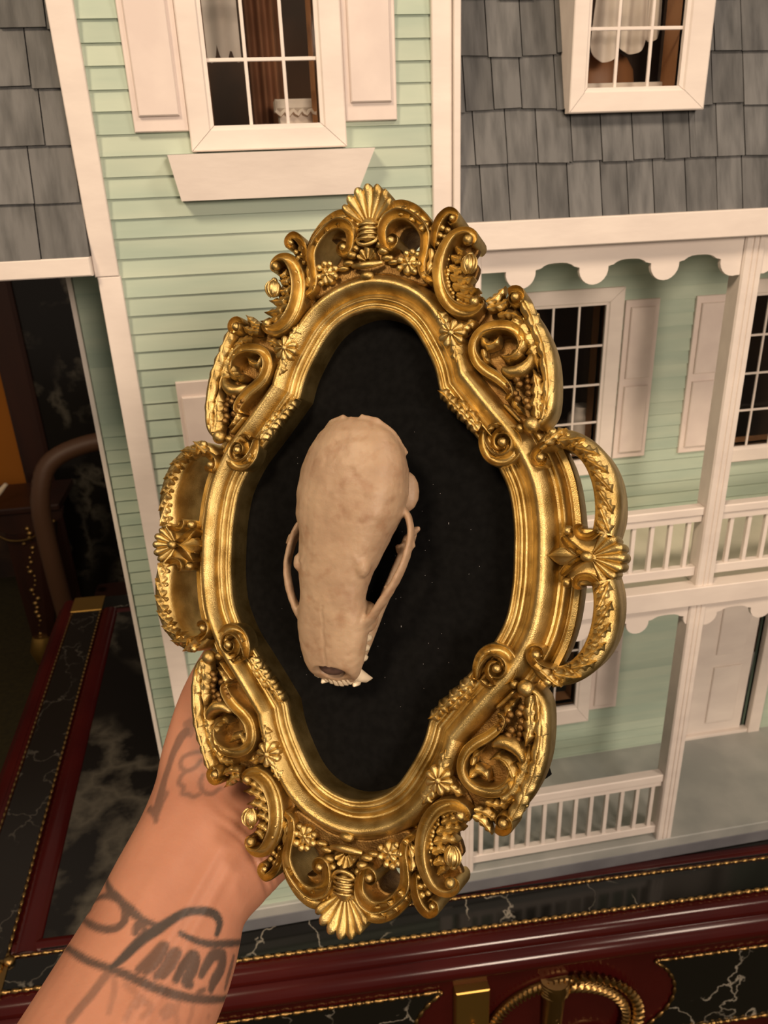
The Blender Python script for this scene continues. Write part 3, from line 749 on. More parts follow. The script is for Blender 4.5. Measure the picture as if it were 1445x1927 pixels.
# corner mitres
idx = 0
for k in range(4):
    t0 = segs[k-1][1][-1]; t1 = segs[k][1][0]
    n0 = np.array((-t0[1], t0[0])); n1 = np.array((-t1[1], t1[0])); b_ = n0+n1; b_ /= np.linalg.norm(b_)
    NRM[idx] = b_/max(.5, b_@n1); idx += len(segs[k][0])-1
def offs(d): return [p+n_*d for p, n_ in zip(PATH, NRM)]
def ring_profile(prof): # prof of (d,h)
    rows = []
    for p, n_ in zip(PATH, NRM): rows.append([(p[0]+n_[0]*d, p[1]+n_[1]*d, h) for d, h in prof])
    rows.append(rows[0]); return rows
def arc(d0, h0, d1, h1, bulge, n=7):
    return [(d0+(d1-d0)*i/n, h0+(h1-h0)*i/n+bulge*math.sin(PI*i/n)) for i in range(n+1)]
inner = [(-.2,-10.5),(0,-3),(.1,-.5)]+arc(.25,-.2,1.7,.1,.75,5)+[(1.9,-.3)]+arc(2.1,-.35,3.4,-.2,.30,4)+[(3.6,-.5)]+arc(3.7,-.3,5.5,.2,1.0,6)+[(5.7,-.6),(6.3,-1.0)]
torus = [(6.3,-1.0),(6.9,-.7),(7.3,.6)]+arc(7.4,1.0,14.0,.6,3.3,12)+[(14.5,-.4),(14.8,-1.8)]
outer = [(14.8,-1.8),(15.3,-3.2),(16.2,-3.8)]+arc(16.4,-3.4,18.1,-3.6,.8,4)+[(18.4,-5.4),(19.2,-7.4),(19.9,-7.8),(20.0,-7.0),(20.3,-6.7),(22.2,-6.9),(22.5,-7.6),(22.6,-19.0),(19.5,-19.5)]
fp('inner_lip', MB().grid(ring_profile(inner)), smooth=40, label='stepped beaded lip around the opening')
fp('moulding', MB().grid(ring_profile(torus)), smooth=40, label='broad rounded moulding')
fp('outer_moulding', MB().grid(ring_profile(outer)), smooth=32, label='stepped outer side of the moulding')
pv = offs(1.5); po = offs(19.6)
fp('velvet_panel', MB().prism([tuple(p) for p in pv], -12.2, -10.4, 'z'), M['velvet'], smooth=None, label='black velvet panel')
fp('back_board', MB().prism([tuple(p) for p in po], -19.4, -16.5, 'z'), M['backing'], smooth=None, label='dark back board')
mb = MB(); r7 = random.Random(7)
for q in range(70):
    a = r7.uniform(0, 2*PI); rr = r7.uniform(.1, .9); u, v = 50*rr*math.cos(a), 70*rr*math.sin(a)
    if abs(u) > 27 and abs(v) > 45: continue
    L = r7.uniform(.15, .9) if q % 9 == 0 else .15; t = r7.uniform(1.2, 1.9)
    mb.box(u, u+.09, v, v+L, -10.4, -10.25)
fp('lint', mb, M['lint'], smooth=None, label='specks of pale lint on the velvet', kind='stuff')
mb = MB().tube([(0, 5, -20), (30, -38, -21.5), (63.5, -75.5, -21.0), (67.0, -79.5, -20.0)], [(4,1.2),(4,1.2),(4.4,1.8),(2.6,1.4)], 10)
fp('easel_leg', mb, M['velvet'], smooth=50, label='black prop leg whose tip shows behind the lower right edge')

# --- relief tools
def G(pts, w, e, hb, prof='gutter', h0=0., step=.8, capr=True):
    """scroll band: pts (u,v), half width w, relief height e above h0, skirt down to hb"""
    P = cr(pts, step); n = len(P); w = lerp_list(w, n); e = lerp_list(e, n); h0 = lerp_list(h0, n)
    if prof in ('gutter', 'gutter_r'):
        pf = [(-1,.05),(-1.0,.42),(-.93,.56),(-.82,.60),(-.70,.52),(-.50,.34),(-.15,.24),(.22,.24),(.48,.40),(.58,.72),(.66,.95),(.78,1.0),(.90,.97),(.98,.80),(1.0,.1)]
        if prof == 'gutter_r': pf = [(-a, b) for a, b in pf[::-1]]
    elif prof == 'gutter2': pf = [(-1,.1),(-1.0,.75),(-.92,.96),(-.80,1.0),(-.68,.84),(-.55,.48),(0,.30),(.55,.48),(.68,.84),(.80,1.0),(.92,.96),(1.0,.75),(1,.1)]
    elif prof == 'ridge': pf = [(-1,.0),(-.86,.35),(-.5,.66),(-.2,.92),(0,1.0),(.2,.92),(.5,.66),(.86,.35),(1,.0)]
    else: pf = [(math.cos(PI-PI*q/10), math.sin(PI*q/10)**.8) for q in range(11)]
    rows = []
    for i in range(n):
        t = P[min(i+1,n-1)]-P[max(i-1,0)]; t = t/(np.linalg.norm(t)+1e-9); nn = np.array((-t[1],t[0]))
        k = 1.0
        if capr:
            d = min(i, n-1-i)*step
            k = math.sqrt(max(0.02, 1-(1-min(1, d/(w[i]*.9+.01)))**2))
        r = [(*(P[i]-nn*w[i]*k), hb)]
        r += [(*(P[i]+nn*w[i]*k*s), h0[i]+e[i]*q*(.45+.55*k)) for s, q in pf]
        r.append((*(P[i]+nn*w[i]*k), hb)); rows.append(r)
    return MB().grid(rows, caps=True)
def leaf(pts, wd, nl=4, h0=3., arch=1.8, depth=2.5, vein=.55, curl=0., sharp=.38, ns=11, step=.45, base=.25):
    P = cr(pts, step); n = len(P); rows = []
    for i in range(n):
        t = i/(n-1); T_ = P[min(i+1,n-1)]-P[max(i-1,0)]; T_ /= np.linalg.norm(T_)+1e-9; nn = np.array((-T_[1],T_[0]))
        saw = (t*nl) % 1.0
        env = (base+(1-base)*math.sin(PI*min(1, t*1.15+.02)**.85)) if t < .85 else (base+(1-base)*math.sin(PI*min(1,(.85*1.15+.02))**.85))
        env = max(0.05, (base*(1-t)+(math.sin(PI*(.12+.88*t))**.8)))
        w = wd*min(1, env)*(1-sharp*saw) if t < .97 else wd*.12
        row = []
        hs = lambda s: h0+arch*(1-abs(s)**1.7)-vein*math.exp(-(s/.13)**2)+.32*abs(s)*math.cos(2*PI*nl*t-2.2*abs(s))+curl*t*t
        row.append((*(P[i]-nn*w*.92-T_*w*.05), hs(-1)-depth))
        for q in range(ns):
            s = -1+2*q/(ns-1); row.append((*(P[i]+nn*w*s+T_*abs(s)*wd*.30*(1-t)), hs(s)))
        row.append((*(P[i]+nn*w*.92-T_*w*.05), hs(1)-depth)); rows.append(row)
    return MB().grid(rows, caps=True)
def flower(c, r, n=8, h0=3., dome=1.6, btn=.26, hb=None):
    mb = MB(); nt_ = n*6; rows = []
    rs = (0., .18, .38, .58, .78, .92, 1.0)
    for k in rs:
        row = []
        for q in range(nt_):
            a = 2*PI*q/nt_; pet = abs(math.cos(n*a/2)); R = r*(.80+.20*pet**.6)*k
            h = h0+dome*(.35+.65*math.sin(PI*min(1,k*.62+.30)))*(.55+.45*pet**.7)
            if k == 1.0: h = h0+dome*.30*pet
            row.append((c[0]+R*math.cos(a), c[1]+R*math.sin(a), h))
        rows.append(row)
    rows.append([(p[0], p[1], h0-2.2 if hb is None else hb) for p in rows[-1]])
    mb.grid(rows, closed=True)
    mb.ball((c[0], c[1], h0+dome*.75), r*btn, r*btn*.9, 10, 6); return mb
def shell(c, ang, spread, R, n, h0, rise, hb, amp=1.1, inner=.22):
    mb = MB(); rows = []; na = n*8+1; nr = 9
    for j in range(nr):
        k = inner+(1-inner)*j/(nr-1); row = []
        for q in range(na):
            s = -1+2*q/(na-1); a = math.radians(ang+s*spread); f = abs(math.sin(PI*n*(s+1)/2))
            Rr = R*(1-.22*s*s)*(1-.10*(1-f**.5)*(k**2)); h = h0+rise*k**1.6+amp*(f**.7)*(.35+.65*k)-(1.2 if j == nr-1 else 0)
            row.append((c[0]+Rr*k*math.cos(a), c[1]+Rr*k*math.sin(a), h))
        rows.append(row)
    rows.insert(0, [(p[0],p[1],hb) for p in rows[0]]); rows.append([(p[0],p[1],hb) for p in rows[-1]])
    rows = [[(r_[0][0], r_[0][1], hb)]+r_+[(r_[-1][0], r_[-1][1], hb)] for r_ in rows]
    return mb.grid(rows)
def spiral(c, r0, a0, turns, sgn=1, r1=.25, n=26):
    return [(c[0]+(r0+(r1*r0-r0)*i/n)*math.cos(math.radians(a0)+sgn*2*PI*turns*i/n), c[1]+(r0+(r1*r0-r0)*i/n)*math.sin(math.radians(a0)+sgn*2*PI*turns*i/n)) for i in range(n+1)]
def grapes(a, b, wa, n, r, h, seed):
    rr = random.Random(seed); mb = MB(); a = np.array(a); b = np.array(b); d = b-a; L = np.linalg.norm(d); d /= L; nn = np.array((-d[1], d[0]))
    k = 0; t = 0.
    while t <= L:
        w = wa*(1-.75*t/L); m_ = max(1, int(round(2*w/(r*1.5))))
        for q in range(m_):
            s = 0 if m_ == 1 else -w+2*w*q/(m_-1)
            p = a+d*t+nn*(s+rr.uniform(-.2,.2)*r); mb.ball((p[0], p[1], h+(1-(s/(wa+.01))**2)*r*.9+rr.uniform(-.2,.2)*r), r, nu=9, nv=6)
        t += r*1.45; k += 1
    return mb
def plate(loops, h0, h1, bev, holes=()):
    cu = bpy.data.curves.new('plate', 'CURVE'); cu.dimensions = '2D'; cu.fill_mode = 'BOTH'
    cu.extrude = (h1-h0)/2-bev; cu.bevel_depth = bev; cu.bevel_resolution = 2; cu.offset = -bev
    for lp in loops:
        P = cr(lp, 1.2, closed=True); sp = cu.splines.new('POLY'); sp.points.add(len(P)-1)
        for q, p in enumerate(P): sp.points[q].co = (p[0], p[1], 0, 1)
        sp.use_cyclic_u = True
    ob = bpy.data.objects.new('plate_tmp', cu); COL.objects.link(ob)
    bpy.context.view_layer.update(); me = bpy.data.meshes.new_from_object(ob.evaluated_get(bpy.context.evaluated_depsgraph_get()))
    mb = MB(); mb.add([(v.co[0], v.co[1], v.co[2]+(h0+h1)/2) for v in me.vertices], [tuple(p.vertices) for p in me.polygons])
    bpy.data.objects.remove(ob); bpy.data.curves.remove(cu); bpy.data.meshes.remove(me); return mb
def merge(*mbs):
    o = MB()
    for q in mbs: o.add(q.v, q.f)
    return o
TB = ((1, 1), (1, -1)); LR = ((1, 1), (-1, 1))

# --- crown (top and bottom are the same casting)
cr_hole = [(11.6,117.8),(13.6,121.3),(17.6,121.6),(21.2,118.6),(22.3,114.6),(20.4,111.4),(16.2,110.6),(12.8,113.2)]
half = [(8,133),(10.5,130.5),(14,131.2),(19.5,128.8),(24.2,123.2),(27.5,118.5),(27.5,110),(26,104),(23,99),(16,101.5),(8,104.6)]
outl = [(0,134)]+half+[(0,105.2)]+[(-p[0],p[1]) for p in half[::-1]]
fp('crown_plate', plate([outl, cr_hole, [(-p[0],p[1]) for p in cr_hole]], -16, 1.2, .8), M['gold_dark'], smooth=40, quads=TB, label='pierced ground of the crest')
fp('shell_crest', merge(shell((0,123.5), 90, 60, 15.6, 7, 2.6, 3.8, -5, 1.5)), smooth=60, quads=TB, label='fluted shell crest at the tip')
mb = MB().ball((0,121.8,3.8), (3.5,5.2,3.2), nu=18, nv=10)
for q in range(4): mb.tube([(3.7*math.cos(t*PI/10), 123.6-1.75*q-.5*math.sin(t*PI/10), 4.4+(3.0-.15*q)*math.sin(t*PI/10)) for t in range(11)], .55, 7)
mb.tube([(4.6*math.cos(PI+t*PI/12), 119.4+3.6*math.sin(PI+t*PI/12), 4.0+1.4*math.sin(t*PI/12)) for t in range(13)], .75, 8)
fp('cabochon', mb, smooth=60, quads=TB, label='ribbed oval boss under the shell')
mb = shell((0,109.8), 90, 75, 5.4, 5, 3.2, 1.6, -3, 1.0)
mb.tube([(-6.2,108.8,3.6),(-3,108.0,5.0),(0,107.7,5.6),(3,108.0,5.0),(6.2,108.8,3.6)], [.8,1.2,1.4,1.2,.8], 8)
mb.ball((0,104.2,3.6), (2.9,1.9,2.0), nu=14, nv=8)
for s in (-1, 1):
    mb.ball((s*6.6,113.0,3.6), (2.3,1.6,2.0)); mb.ball((s*8.2,110.2,3.2), (2.6,1.3,1.6)); mb.ball((s*5.0,115.6,3.6), (1.5,1.5,1.6)); mb.ball((s*10.6,108.6,2.6), (2.6,1.1,1.4))
fp('crest_mask', mb, smooth=60, quads=TB, label='small fluted mask below the boss')
fp('upper_scroll', G([(3.6,119.2),(3.8,123.4),(6.2,127.2),(11.6,129.4),(17.6,127.6),(23.0,122.8),(26.0,118.2)], [1.4,2.2,2.6,2.6,2.3,1.9,1.2], [4.5,5.5,6,6,5.5,5,4], -4, 'gutter_r', 1.2), quads=QUADS, smooth=60)
mb = MB()
for q in range(4): 
    t = q/3; p = cr([(8.5,127.6),(13.5,127.9),(18.5,125.2),(22.8,120.8)], .5); c = p[int(t*(len(p)-1))]; mb = merge(mb, leaf([(c[0]-1.8,c[1]-1.6),(c[0],c[1]),(c[0]+2.2,c[1]+1.0)], 1.7, 2, 3.6, 1.0, 2))
fp('scroll_leaf', mb, quads=QUADS, smooth=60)
vol = spiral((9.9,116.3), 3.0, 175, 1.15, 1, .25, 22)[::-1]
mb = merge(G(vol[:-1]+[(6.6,119.8),(7.9,123.2),(11.6,125.2),(16.4,124.6),(20.9,121.2),(23.6,116.2),(23.3,110.6),(22.4,105.6),(23.2,101.6),(26.4,99.4)], [.8,1.0,1.2,1.5,1.9,2.1,2.1,2.1,2.1,1.9,1.6,1.4,1.0], [4.2,4.2,4.4,4.8,5.2,5.4,5.4,5.2,5,4.6,4.2,3.8,3.4], -12, 'gutter2', 1.2), MB().ball((9.9,116.3,4.6),1.7,1.9))
fp('crest_scroll', mb, quads=QUADS, smooth=60, label=None)
fp('flower', flower((17.2,106.8), 3.9, 6, 2.6, 1.7), quads=QUADS, smooth=60)
mb = MB()
for u, v, r in ((20.6,109.9,1.5),(18.4,111.2,1.4),(16.0,110.9,1.3),(13.6,108.7,1.4),(13.4,105.6,1.3),(20.9,106.4,1.3),(19.6,103.6,1.2)): mb.ball((u, v, 3.6), r, r*1.05, 10, 7)
fp('berries', mb, quads=QUADS, smooth=60)
fp('leaf', leaf([(25.6,111.5),(25.5,107),(24.2,102.2)], 1.7, 2, 3.0, 1.4, 3), quads=QUADS, smooth=60)
fp('leaf', leaf([(21.6,101.8),(25.0,103.8),(27.8,107.0)], 1.5, 2, 2.4, 1.2, 3), quads=QUADS, smooth=60)

# --- ear scrolls
ear = [(25,119.0),(28,122.8),(31,124.6),(34.0,124.0),(35.6,121.2),(35.6,117.8),(39.6,116.4),(42.4,113.2),(42.0,109.8),(40.6,107.4),(42.6,104.4),(41.6,100.6),(40.4,98.0),(44.2,92.6),(46.0,88.4),(44,84),(38,78),(33,82),(29,88),(25,98),(23,106)]
pan = [(44.6,88.4),(50.0,90.0),(52,92.0),(54.0,93.4),(56.6,92.6),(59.2,90.6),(60.4,88.0),(59.8,85.0),(62.4,82.0),(64.2,79.0),(66.6,74.2),(69.0,67.2),(70.2,57.4),(70.0,50.2),(68.0,45.6),(65.0,43.4),(60,43),(54,49),(44,60),(37,70),(36,80),(40,86)]
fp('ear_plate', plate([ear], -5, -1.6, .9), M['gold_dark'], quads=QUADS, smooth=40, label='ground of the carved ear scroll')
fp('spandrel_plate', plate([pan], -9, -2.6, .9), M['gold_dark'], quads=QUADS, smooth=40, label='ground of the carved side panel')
mb = merge(G([(40.6,111.2),(42.2,112.6),(41.6,115.0),(38.6,116.3),(34.4,115.2),(31.0,111.0),(29.2,105.4),(29.2,99.4),(30.8,93.8),(34.2,89.0),(38.8,86.6),(43.0,87.0),(45.2,89.2),(43.8,91.0)], [.9,1.3,1.8,2.2,2.5,2.6,2.6,2.6,2.6,2.5,2.3,1.9,1.4,.9], [5,5.4,6,6.3,6.5,6.5,6.3,6.2,6.2,6.2,6,5.6,5,4.6], -8, 'gutter', .8), MB().ball((40.0,112.4,4.6),2.0,2.2), MB().ball((42.9,89.6,4.4),1.9,2.0))
fp('ear_scroll', mb, quads=QUADS, smooth=60, label=None)
mb = merge(G([(26.6,112),(27.2,117.6),(29.4,122.0),(32.6,124.2),(35.2,122.8),(35.0,120.4),(33.2,119.9),(32.4,121.2)], [1.0,1.4,1.6,1.7,1.6,1.3,1.0,.6], [3.4,4,4.6,5,5,4.6,4.4,4.2], -8, 'gutter2', .8), MB().ball((33.7,121.6,4.0),1.3,1.5))
for u, v, r in ((29.6,119.0,1.4),(31.8,117.9,1.2),(28.8,116.2,1.3),(30.6,115.4,1.1),(28.0,113.2,1.1)): mb.ball((u,v,3.0),r,r,9,6)
fp('volute', mb, quads=QUADS, smooth=60)
mb = MB().ball((40.6,103.4,4.2), (3.0,3.4,3.0), nu=14, nv=9)
for q in range(5): mb.tube([(40.6+3.15*math.sin(a_)*math.cos(q*PI/5), 103.4+3.5*math.cos(a_), 4.2+3.15*math.sin(a_)*max(.1,math.sin(q*PI/5+.3))) for a_ in [t*PI/9 for t in range(1,9)]], .35, 5)
mb.ball((40.8,106.9,4.0),1.4,1.4)
fp('bud', mb, quads=QUADS, smooth=60)
mb = MB()
for c, d, w_ in (((34.4,97.0),(44.4,94.2),2.2),((33.4,100.4),(42.4,98.8),2.2),((36.0,93.4),(46.2,90.8),2.0),((33.0,104.0),(38.6,102.6),1.9),((33.6,107.6),(38.4,106.8),1.8),((35.2,110.8),(38.8,108.8),1.6),((36.8,90.6),(42.4,88.8),1.5)):
    mid = ((c[0]+d[0])/2+.3, (c[1]+d[1])/2-1.0); mb = merge(mb, leaf([c, mid, d], w_, 3, 2.6, 1.8, 3.5, curl=.6))
fp('acanthus_leaf', mb, quads=QUADS, smooth=60, label=None)
mb = MB(); r9 = random.Random(3)
for q in range(16):
    t = q/15; mb.ball((31.9+1.2*math.sin(PI*t)*-1+r9.uniform(-.3,1.2)+ (6.0*t**3), 110.0-21.5*t, 2.4), r9.uniform(.8,1.2), nu=8, nv=5)
fp('berries', mb, quads=QUADS, smooth=60)

# --- side panels
fp('panel_rim', G([(57.6,91.0),(60.2,87.2),(63.0,83.0),(65.6,78.2),(68.2,72.4),(69.9,66.0),(70.6,58.0),(70.2,50.6),(68.0,46.4),(64.8,44.8)], [1.2,1.9,2.3,2.4,2.3,2.2,2.1,2.0,1.9,1.4], [3.8,4.4,4.8,5.0,5.0,5.0,5.0,4.8,4.6,4.0], -8, 'round', -.6), quads=QUADS, smooth=60)
mb = MB()
for c, d, w_ in (((60.4,88.2),(65.2,75.6),3.2), ((64.6,79.6),(69.0,65.0),3.2), ((68.4,69.0),(69.6,49.8),3.0)):
    mb = merge(mb, leaf([c, ((c[0]+d[0])/2+.6,(c[1]+d[1])/2+.3), d], w_*.85, 2, 3.4, 1.6, 2.8, sharp=.28))
fp('rim_leaf', mb, quads=QUADS, smooth=60)
mb = merge(G(spiral((57.8,89.6), 3.2, 150, -1.2 if False else 1.2, -1, .3, 20), [1.3,1.3,1.2,1.0,.7], 4.8, -8, 'gutter2', .8), MB().ball((57.8,89.6,4.2),1.8,2.0))
fp('volute', mb, quads=QUADS, smooth=60)
fp('leaf', merge(leaf([(47.0,89.4),(50.2,90.6),(54.0,94.4)], 2.0, 3, 2.4, 1.4, 3), leaf([(47.4,87.2),(51.6,87.8),(55.8,90.0)], 1.9, 3, 2.4, 1.5, 3)), quads=QUADS, smooth=60)
fp('panel_scroll', G([(60.4,71.6),(59.8,76.0),(56.4,79.4),(51.4,80.4),(46.2,79.4),(43.0,76.2),(42.4,72.4),(44.0,68.2),(47.2,65.0),(51.4,62.2),(55.2,58.6),(56.4,55.6),(54.2,54.4)], [1.0,1.7,2.1,2.2,2.1,1.9,1.8,1.8,1.9,1.9,1.8,1.5,.9], [4.4,5.2,5.8,6,5.8,5.4,5,4.8,4.6,4.6,4.4,4.2,3.8], -6, 'gutter', .4), quads=QUADS, smooth=60)
fp('acanthus_leaf', merge(leaf([(56.4,82.4),(61.0,78.4),(64.2,71.6),(66.0,63.4)], 3.6, 5, .8, 2.6, 4, curl=-.4), leaf([(51.0,84.6),(56.4,84.6),(60.6,81.6)], 2.2, 4, .8, 2.0, 4), leaf([(56.6,56.6),(58.0,52.4),(61.2,48.6)], 1.7, 3, .2, 1.8, 3)), quads=QUADS, smooth=60)
mb = merge(leaf([(45.6,76.6),(47.6,74.0),(50.6,74.6),(52.4,77.0)], 1.9, 3, 1.8, 2.0, 4), leaf([(60.8,74.4),(58.6,70.2),(55.4,68.6),(52.6,69.6)], 2.3, 3, 2.4, 2.2, 4), leaf([(46.0,72.6),(46.8,69.0),(49.6,66.8)], 1.5, 2, 1.6, 1.6, 4))
fp('acanthus_leaf', mb, quads=QUADS, smooth=60)
fp('panel_lip', G([(52.6,65.4),(56.2,63.6),(60.0,64.0),(62.8,66.6),(63.6,70.0)], [1.2,2.4,2.8,2.3,1.2], [3.2,4.6,5.2,4.6,3.2], -5, 'round', .4), quads=QUADS, smooth=60)
mb = merge(grapes((58.4,61.0), (63.4,49.6), 3.3, 0, 1.45, .9, 5))
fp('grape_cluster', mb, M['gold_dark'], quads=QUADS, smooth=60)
fp('grape_cluster', grapes((61.8,83.8), (66.6,77.0), 2.2, 0, 1.25, .6, 9), quads=QUADS, smooth=60)
fp('leaf', merge(leaf([(66.6,46.6),(65.8,52.0),(66.0,57.0),(64.6,63.6)], 3.4, 4, 2.0, 2.2, 3.5, curl=.6), leaf([(67.6,46.4),(68.6,52.0),(68.6,57.0)], 1.4, 3, 3.4, 1.2, 3)), quads=QUADS, smooth=60)
fp('panel_rail', merge(G([(53.6,53.0),(57.4,49.0),(60.2,46.0)], .7, 3.4, -4, 'round', -1.0), MB().ball((64.2,44.6,3.2),2.9,2.8,14,9), MB().ball((60.0,43.8,2.4),1.6,1.8)), quads=QUADS, smooth=60)

# --- flowers on the moulding, corner scrolls, garlands
fp('flower', flower((34.6,79.0), 5.3, 9, 3.0, 2.0), quads=QUADS, smooth=60, label=None)
fp('leaf', merge(leaf([(32.4,82.6),(30.4,85.2),(29.0,88.2)], 2.6, 2, 3.2, 1.3, 2.5), leaf([(35.6,75.0),(36.2,71.8),(36.6,68.2)], 2.5, 2, 3.0, 1.3, 2.5), leaf([(38.4,80.6),(40.8,82.2),(43.6,82.8)], 1.9, 2, 2.4, 1.3, 3)), quads=QUADS, smooth=60)
mb = merge(G([(46.6,43.6),(46.9,39.0),(49.0,34.8),(52.6,32.6),(56.6,33.2),(59.2,36.4),(58.9,40.4),(56.0,43.0),(52.6,42.6),(50.8,40.0),(51.6,37.4),(54.0,36.8)], [.8,1.5,2.0,2.2,2.2,2.1,2.0,1.9,1.7,1.4,1.1,.7], [3.6,4.4,4.8,5.2,5.4,5.4,5.2,5,4.8,4.6,4.2,4.0], -3, 'gutter', .6), MB().ball((54.4,38.8,4.4),1.7,1.8), leaf([(48.8,43.4),(51.2,45.0),(54.2,44.6)], 1.3, 2, 3.4, 1.2, 3), leaf([(53.0,34.2),(55.6,35.8),(56.8,39.2)], 1.3, 3, 3.2, 1.6, 3), leaf([(48.6,37.6),(50.6,34.8),(54.0,33.6)], 1.2, 3, 2.6, 1.6, 3), leaf([(58.0,41.4),(55.6,43.0),(52.4,42.4)], 1.2, 3, 2.4, 1.5, 3))
fp('corner_scroll', mb, quads=QUADS, smooth=60)
for c, d, w_ in (((34.0,54.8),(29.4,58.8),1.9),((37.4,51.2),(32.2,55.6),2.2),((41.0,47.6),(36.2,51.8),2.3),((45.0,43.4),(40.0,48.2),2.3),((40.6,50.6),(36.8,54.6),1.5),((44.4,46.4),(40.4,51.0),1.6)):
    fp('garland_leaf', leaf([c, ((c[0]+d[0])/2+.3,(c[1]+d[1])/2+.4), d], w_*1.25, 2, .9, 2.0, 2.5), quads=QUADS, smooth=60)

# --- handles
HC = [(67.0,36.6),(69.8,39.6),(74.0,40.4),(79.4,38.4),(84.6,33.6),(87.9,27.4),(89.5,20.6),(89.7,13.6),(88.6,7.6)]
mb = G(HC, [2.2,2.7,3.3,3.8,4.2,4.4,4.4,4.3,4.0], [3.0,3.6,4.2,4.6,4.8,4.8,4.8,4.8,4.4], -18, 'round', -.4, capr=False)
fp('handle', mb, quads=QUADS, smooth=50, label=None)
P = cr(HC, .5); mbl = MB()
for q in range(7):
    i = int((.14+.76*q/6)*(len(P)-1)); t_ = P[min(i+6,len(P)-1)]-P[i-6]; t_ /= np.linalg.norm(t_); nn = np.array((-t_[1],t_[0]))
    a = P[i]+nn*(-2.0)-t_*3.0; b = P[i]+nn*(1.9)+t_*4.6; mbl = merge(mbl, leaf([a, (a+b)/2+t_*.6+nn*.5, b], 2.5, 3, 3.1, 2.5, 4.2, curl=-.3, sharp=.45))
    a = P[i]+nn*(-3.0)+t_*1.0; b = P[i]+nn*(.2)+t_*4.4; mbl = merge(mbl, leaf([a, (a+b)/2+t_*.4, b], 1.3, 2, 3.0, 1.6, 3))
fp('handle_leaf', mbl, quads=QUADS, smooth=60)
mb = merge(G([(73.4,38.4),(70.0,37.8),(67.2,36.2),(65.6,33.6),(66.6,31.2),(69.0,31.4),(69.4,33.4)], [1.0,1.4,1.5,1.5,1.4,1.1,.7], [3.6,4.2,4.6,4.8,4.8,4.6,4.2], -8, 'gutter2', .2), MB().ball((67.5,33.2,3.6),1.7,2.0), MB().ball((71.6,41.8,3.4),1.6,1.6))
fp('volute', mb, quads=QUADS, smooth=60)
fp('handle_ground', plate([[(78,8.6),(82,9.6),(90,9),(93,6),(93,-6),(90,-9),(82,-9.6),(78,-8.6),(76,-4),(76,4)]], -15, .4, .8), quads=LR, smooth=40)
fp('handle_shell', shell((84.2,0), 0, 68, 11.6, 7, 1.4, 1.4, -14, 1.4, .18), quads=LR, smooth=60, label='fluted shell in the middle of the side handle')
mb = merge(leaf([(80.4,0),(76.4,0),(71.0,0)], 3.0, 1, 2.6, 1.6, 4, vein=-.5, sharp=.05), G([(84.6,0),(81.0,1.2),(77.6,3.8),(75.0,6.6)], [1.2,1.6,1.7,1.0], [4.4,4.6,4.2,3.2], -4, 'gutter2', .4), G([(84.6,0),(81.0,-1.2),(77.6,-3.8),(75.0,-6.6)], [1.2,1.6,1.7,1.0], [4.4,4.6,4.2,3.2], -4, 'gutter2', .4),
    G([(87.6,8.8),(84.2,6.6),(80.8,7.2),(80.0,9.6),(81.8,10.6)], [1.0,1.4,1.4,1.1,.7], [4.6,4.8,4.6,4.4,4], -10, 'gutter2', .4), G([(87.6,-8.8),(84.2,-6.6),(80.8,-7.2),(80.0,-9.6),(81.8,-10.6)], [1.0,1.4,1.4,1.1,.7], [4.6,4.8,4.6,4.4,4], -10, 'gutter2', .4), MB().ball((83.8,0,5.2),(2.2,1.9,1.8)), MB().ball((77.0,8.6,1.6),1.9,2.4), MB().ball((77.0,-8.6,1.6),1.9,2.4))
fp('handle_rosette', mb, quads=LR, smooth=60)

# ---------------------------------------------------------------- skull on the velvet (same plane and millimetres as the frame)
def remesh(mb, name, mt, voxel, smooth_it=4, scale=.001, fac=.5):
    me = mb.mesh('tmp', None, None, scale); o = link('tmp', me)
    r_ = o.modifiers.new('r', 'REMESH'); r_.mode = 'VOXEL'; r_.voxel_size = voxel
    s_ = o.modifiers.new('s', 'SMOOTH'); s_.iterations = smooth_it; s_.factor = fac
    bpy.context.view_layer.update()
    out = bpy.data.meshes.new_from_object(o.evaluated_get(bpy.context.evaluated_depsgraph_get())); out.name = name
    bpy.data.objects.remove(o); bpy.data.meshes.remove(me)
    out.materials.clear(); out.materials.append(mt)
    out.polygons.foreach_set('use_smooth', [True]*len(out.polygons)); return out
skull = bpy.data.objects.new('animal_skull', None); COL.objects.link(skull); skull.empty_display_size = .02
HV = -10.4
skull.matrix_world = FM @ Matrix.Translation((0, 0, HV*.001))
tag(skull, 'small pale carnivore skull, nose down, mounted on the black velvet in the gold frame', 'skull')
U0 = lambda v: float(np.interp(v, (-52,-43,-32,-22,-15,-8,-2,5,12,20,47), (-6.3,-6.0,-5.6,-5.0,-4.1,-3.0,-1.7,-.2,.9,1.9,3.6)))
def sk(u, v, h): return (U0(v)+u, v, h-HV)
SEC = [(47.6,2.0,16.5,11.5,0),(46.8,6.0,19.6,8.5,0),(45.0,10.4,22.0,5.5,0),(41.5,14.4,24.3,2.5,0),(36.5,17.6,26.0,0.5,0),(29,20.2,27.2,-1,0),(20,20.9,27.6,-1.5,0),(12,19.8,27.2,-1,0),(5,17.0,26.4,0,0),
       (-2,15.4,25.2,2,0),(-8,13.9,24.0,4,0),(-13,12.8,22.8,5,0),(-18,12.4,21.6,4,0),(-23,13.4,20.2,3,.1),(-28,13.7,18.8,2.4,.15),(-33,13.2,17.6,2.0,.25),(-38,12.2,16.5,1.6,.4),(-42,11.0,15.6,1.4,.55),(-45.0,9.6,14.6,1.2,.62),(-46.2,8.4,13.8,1.8,.62)]
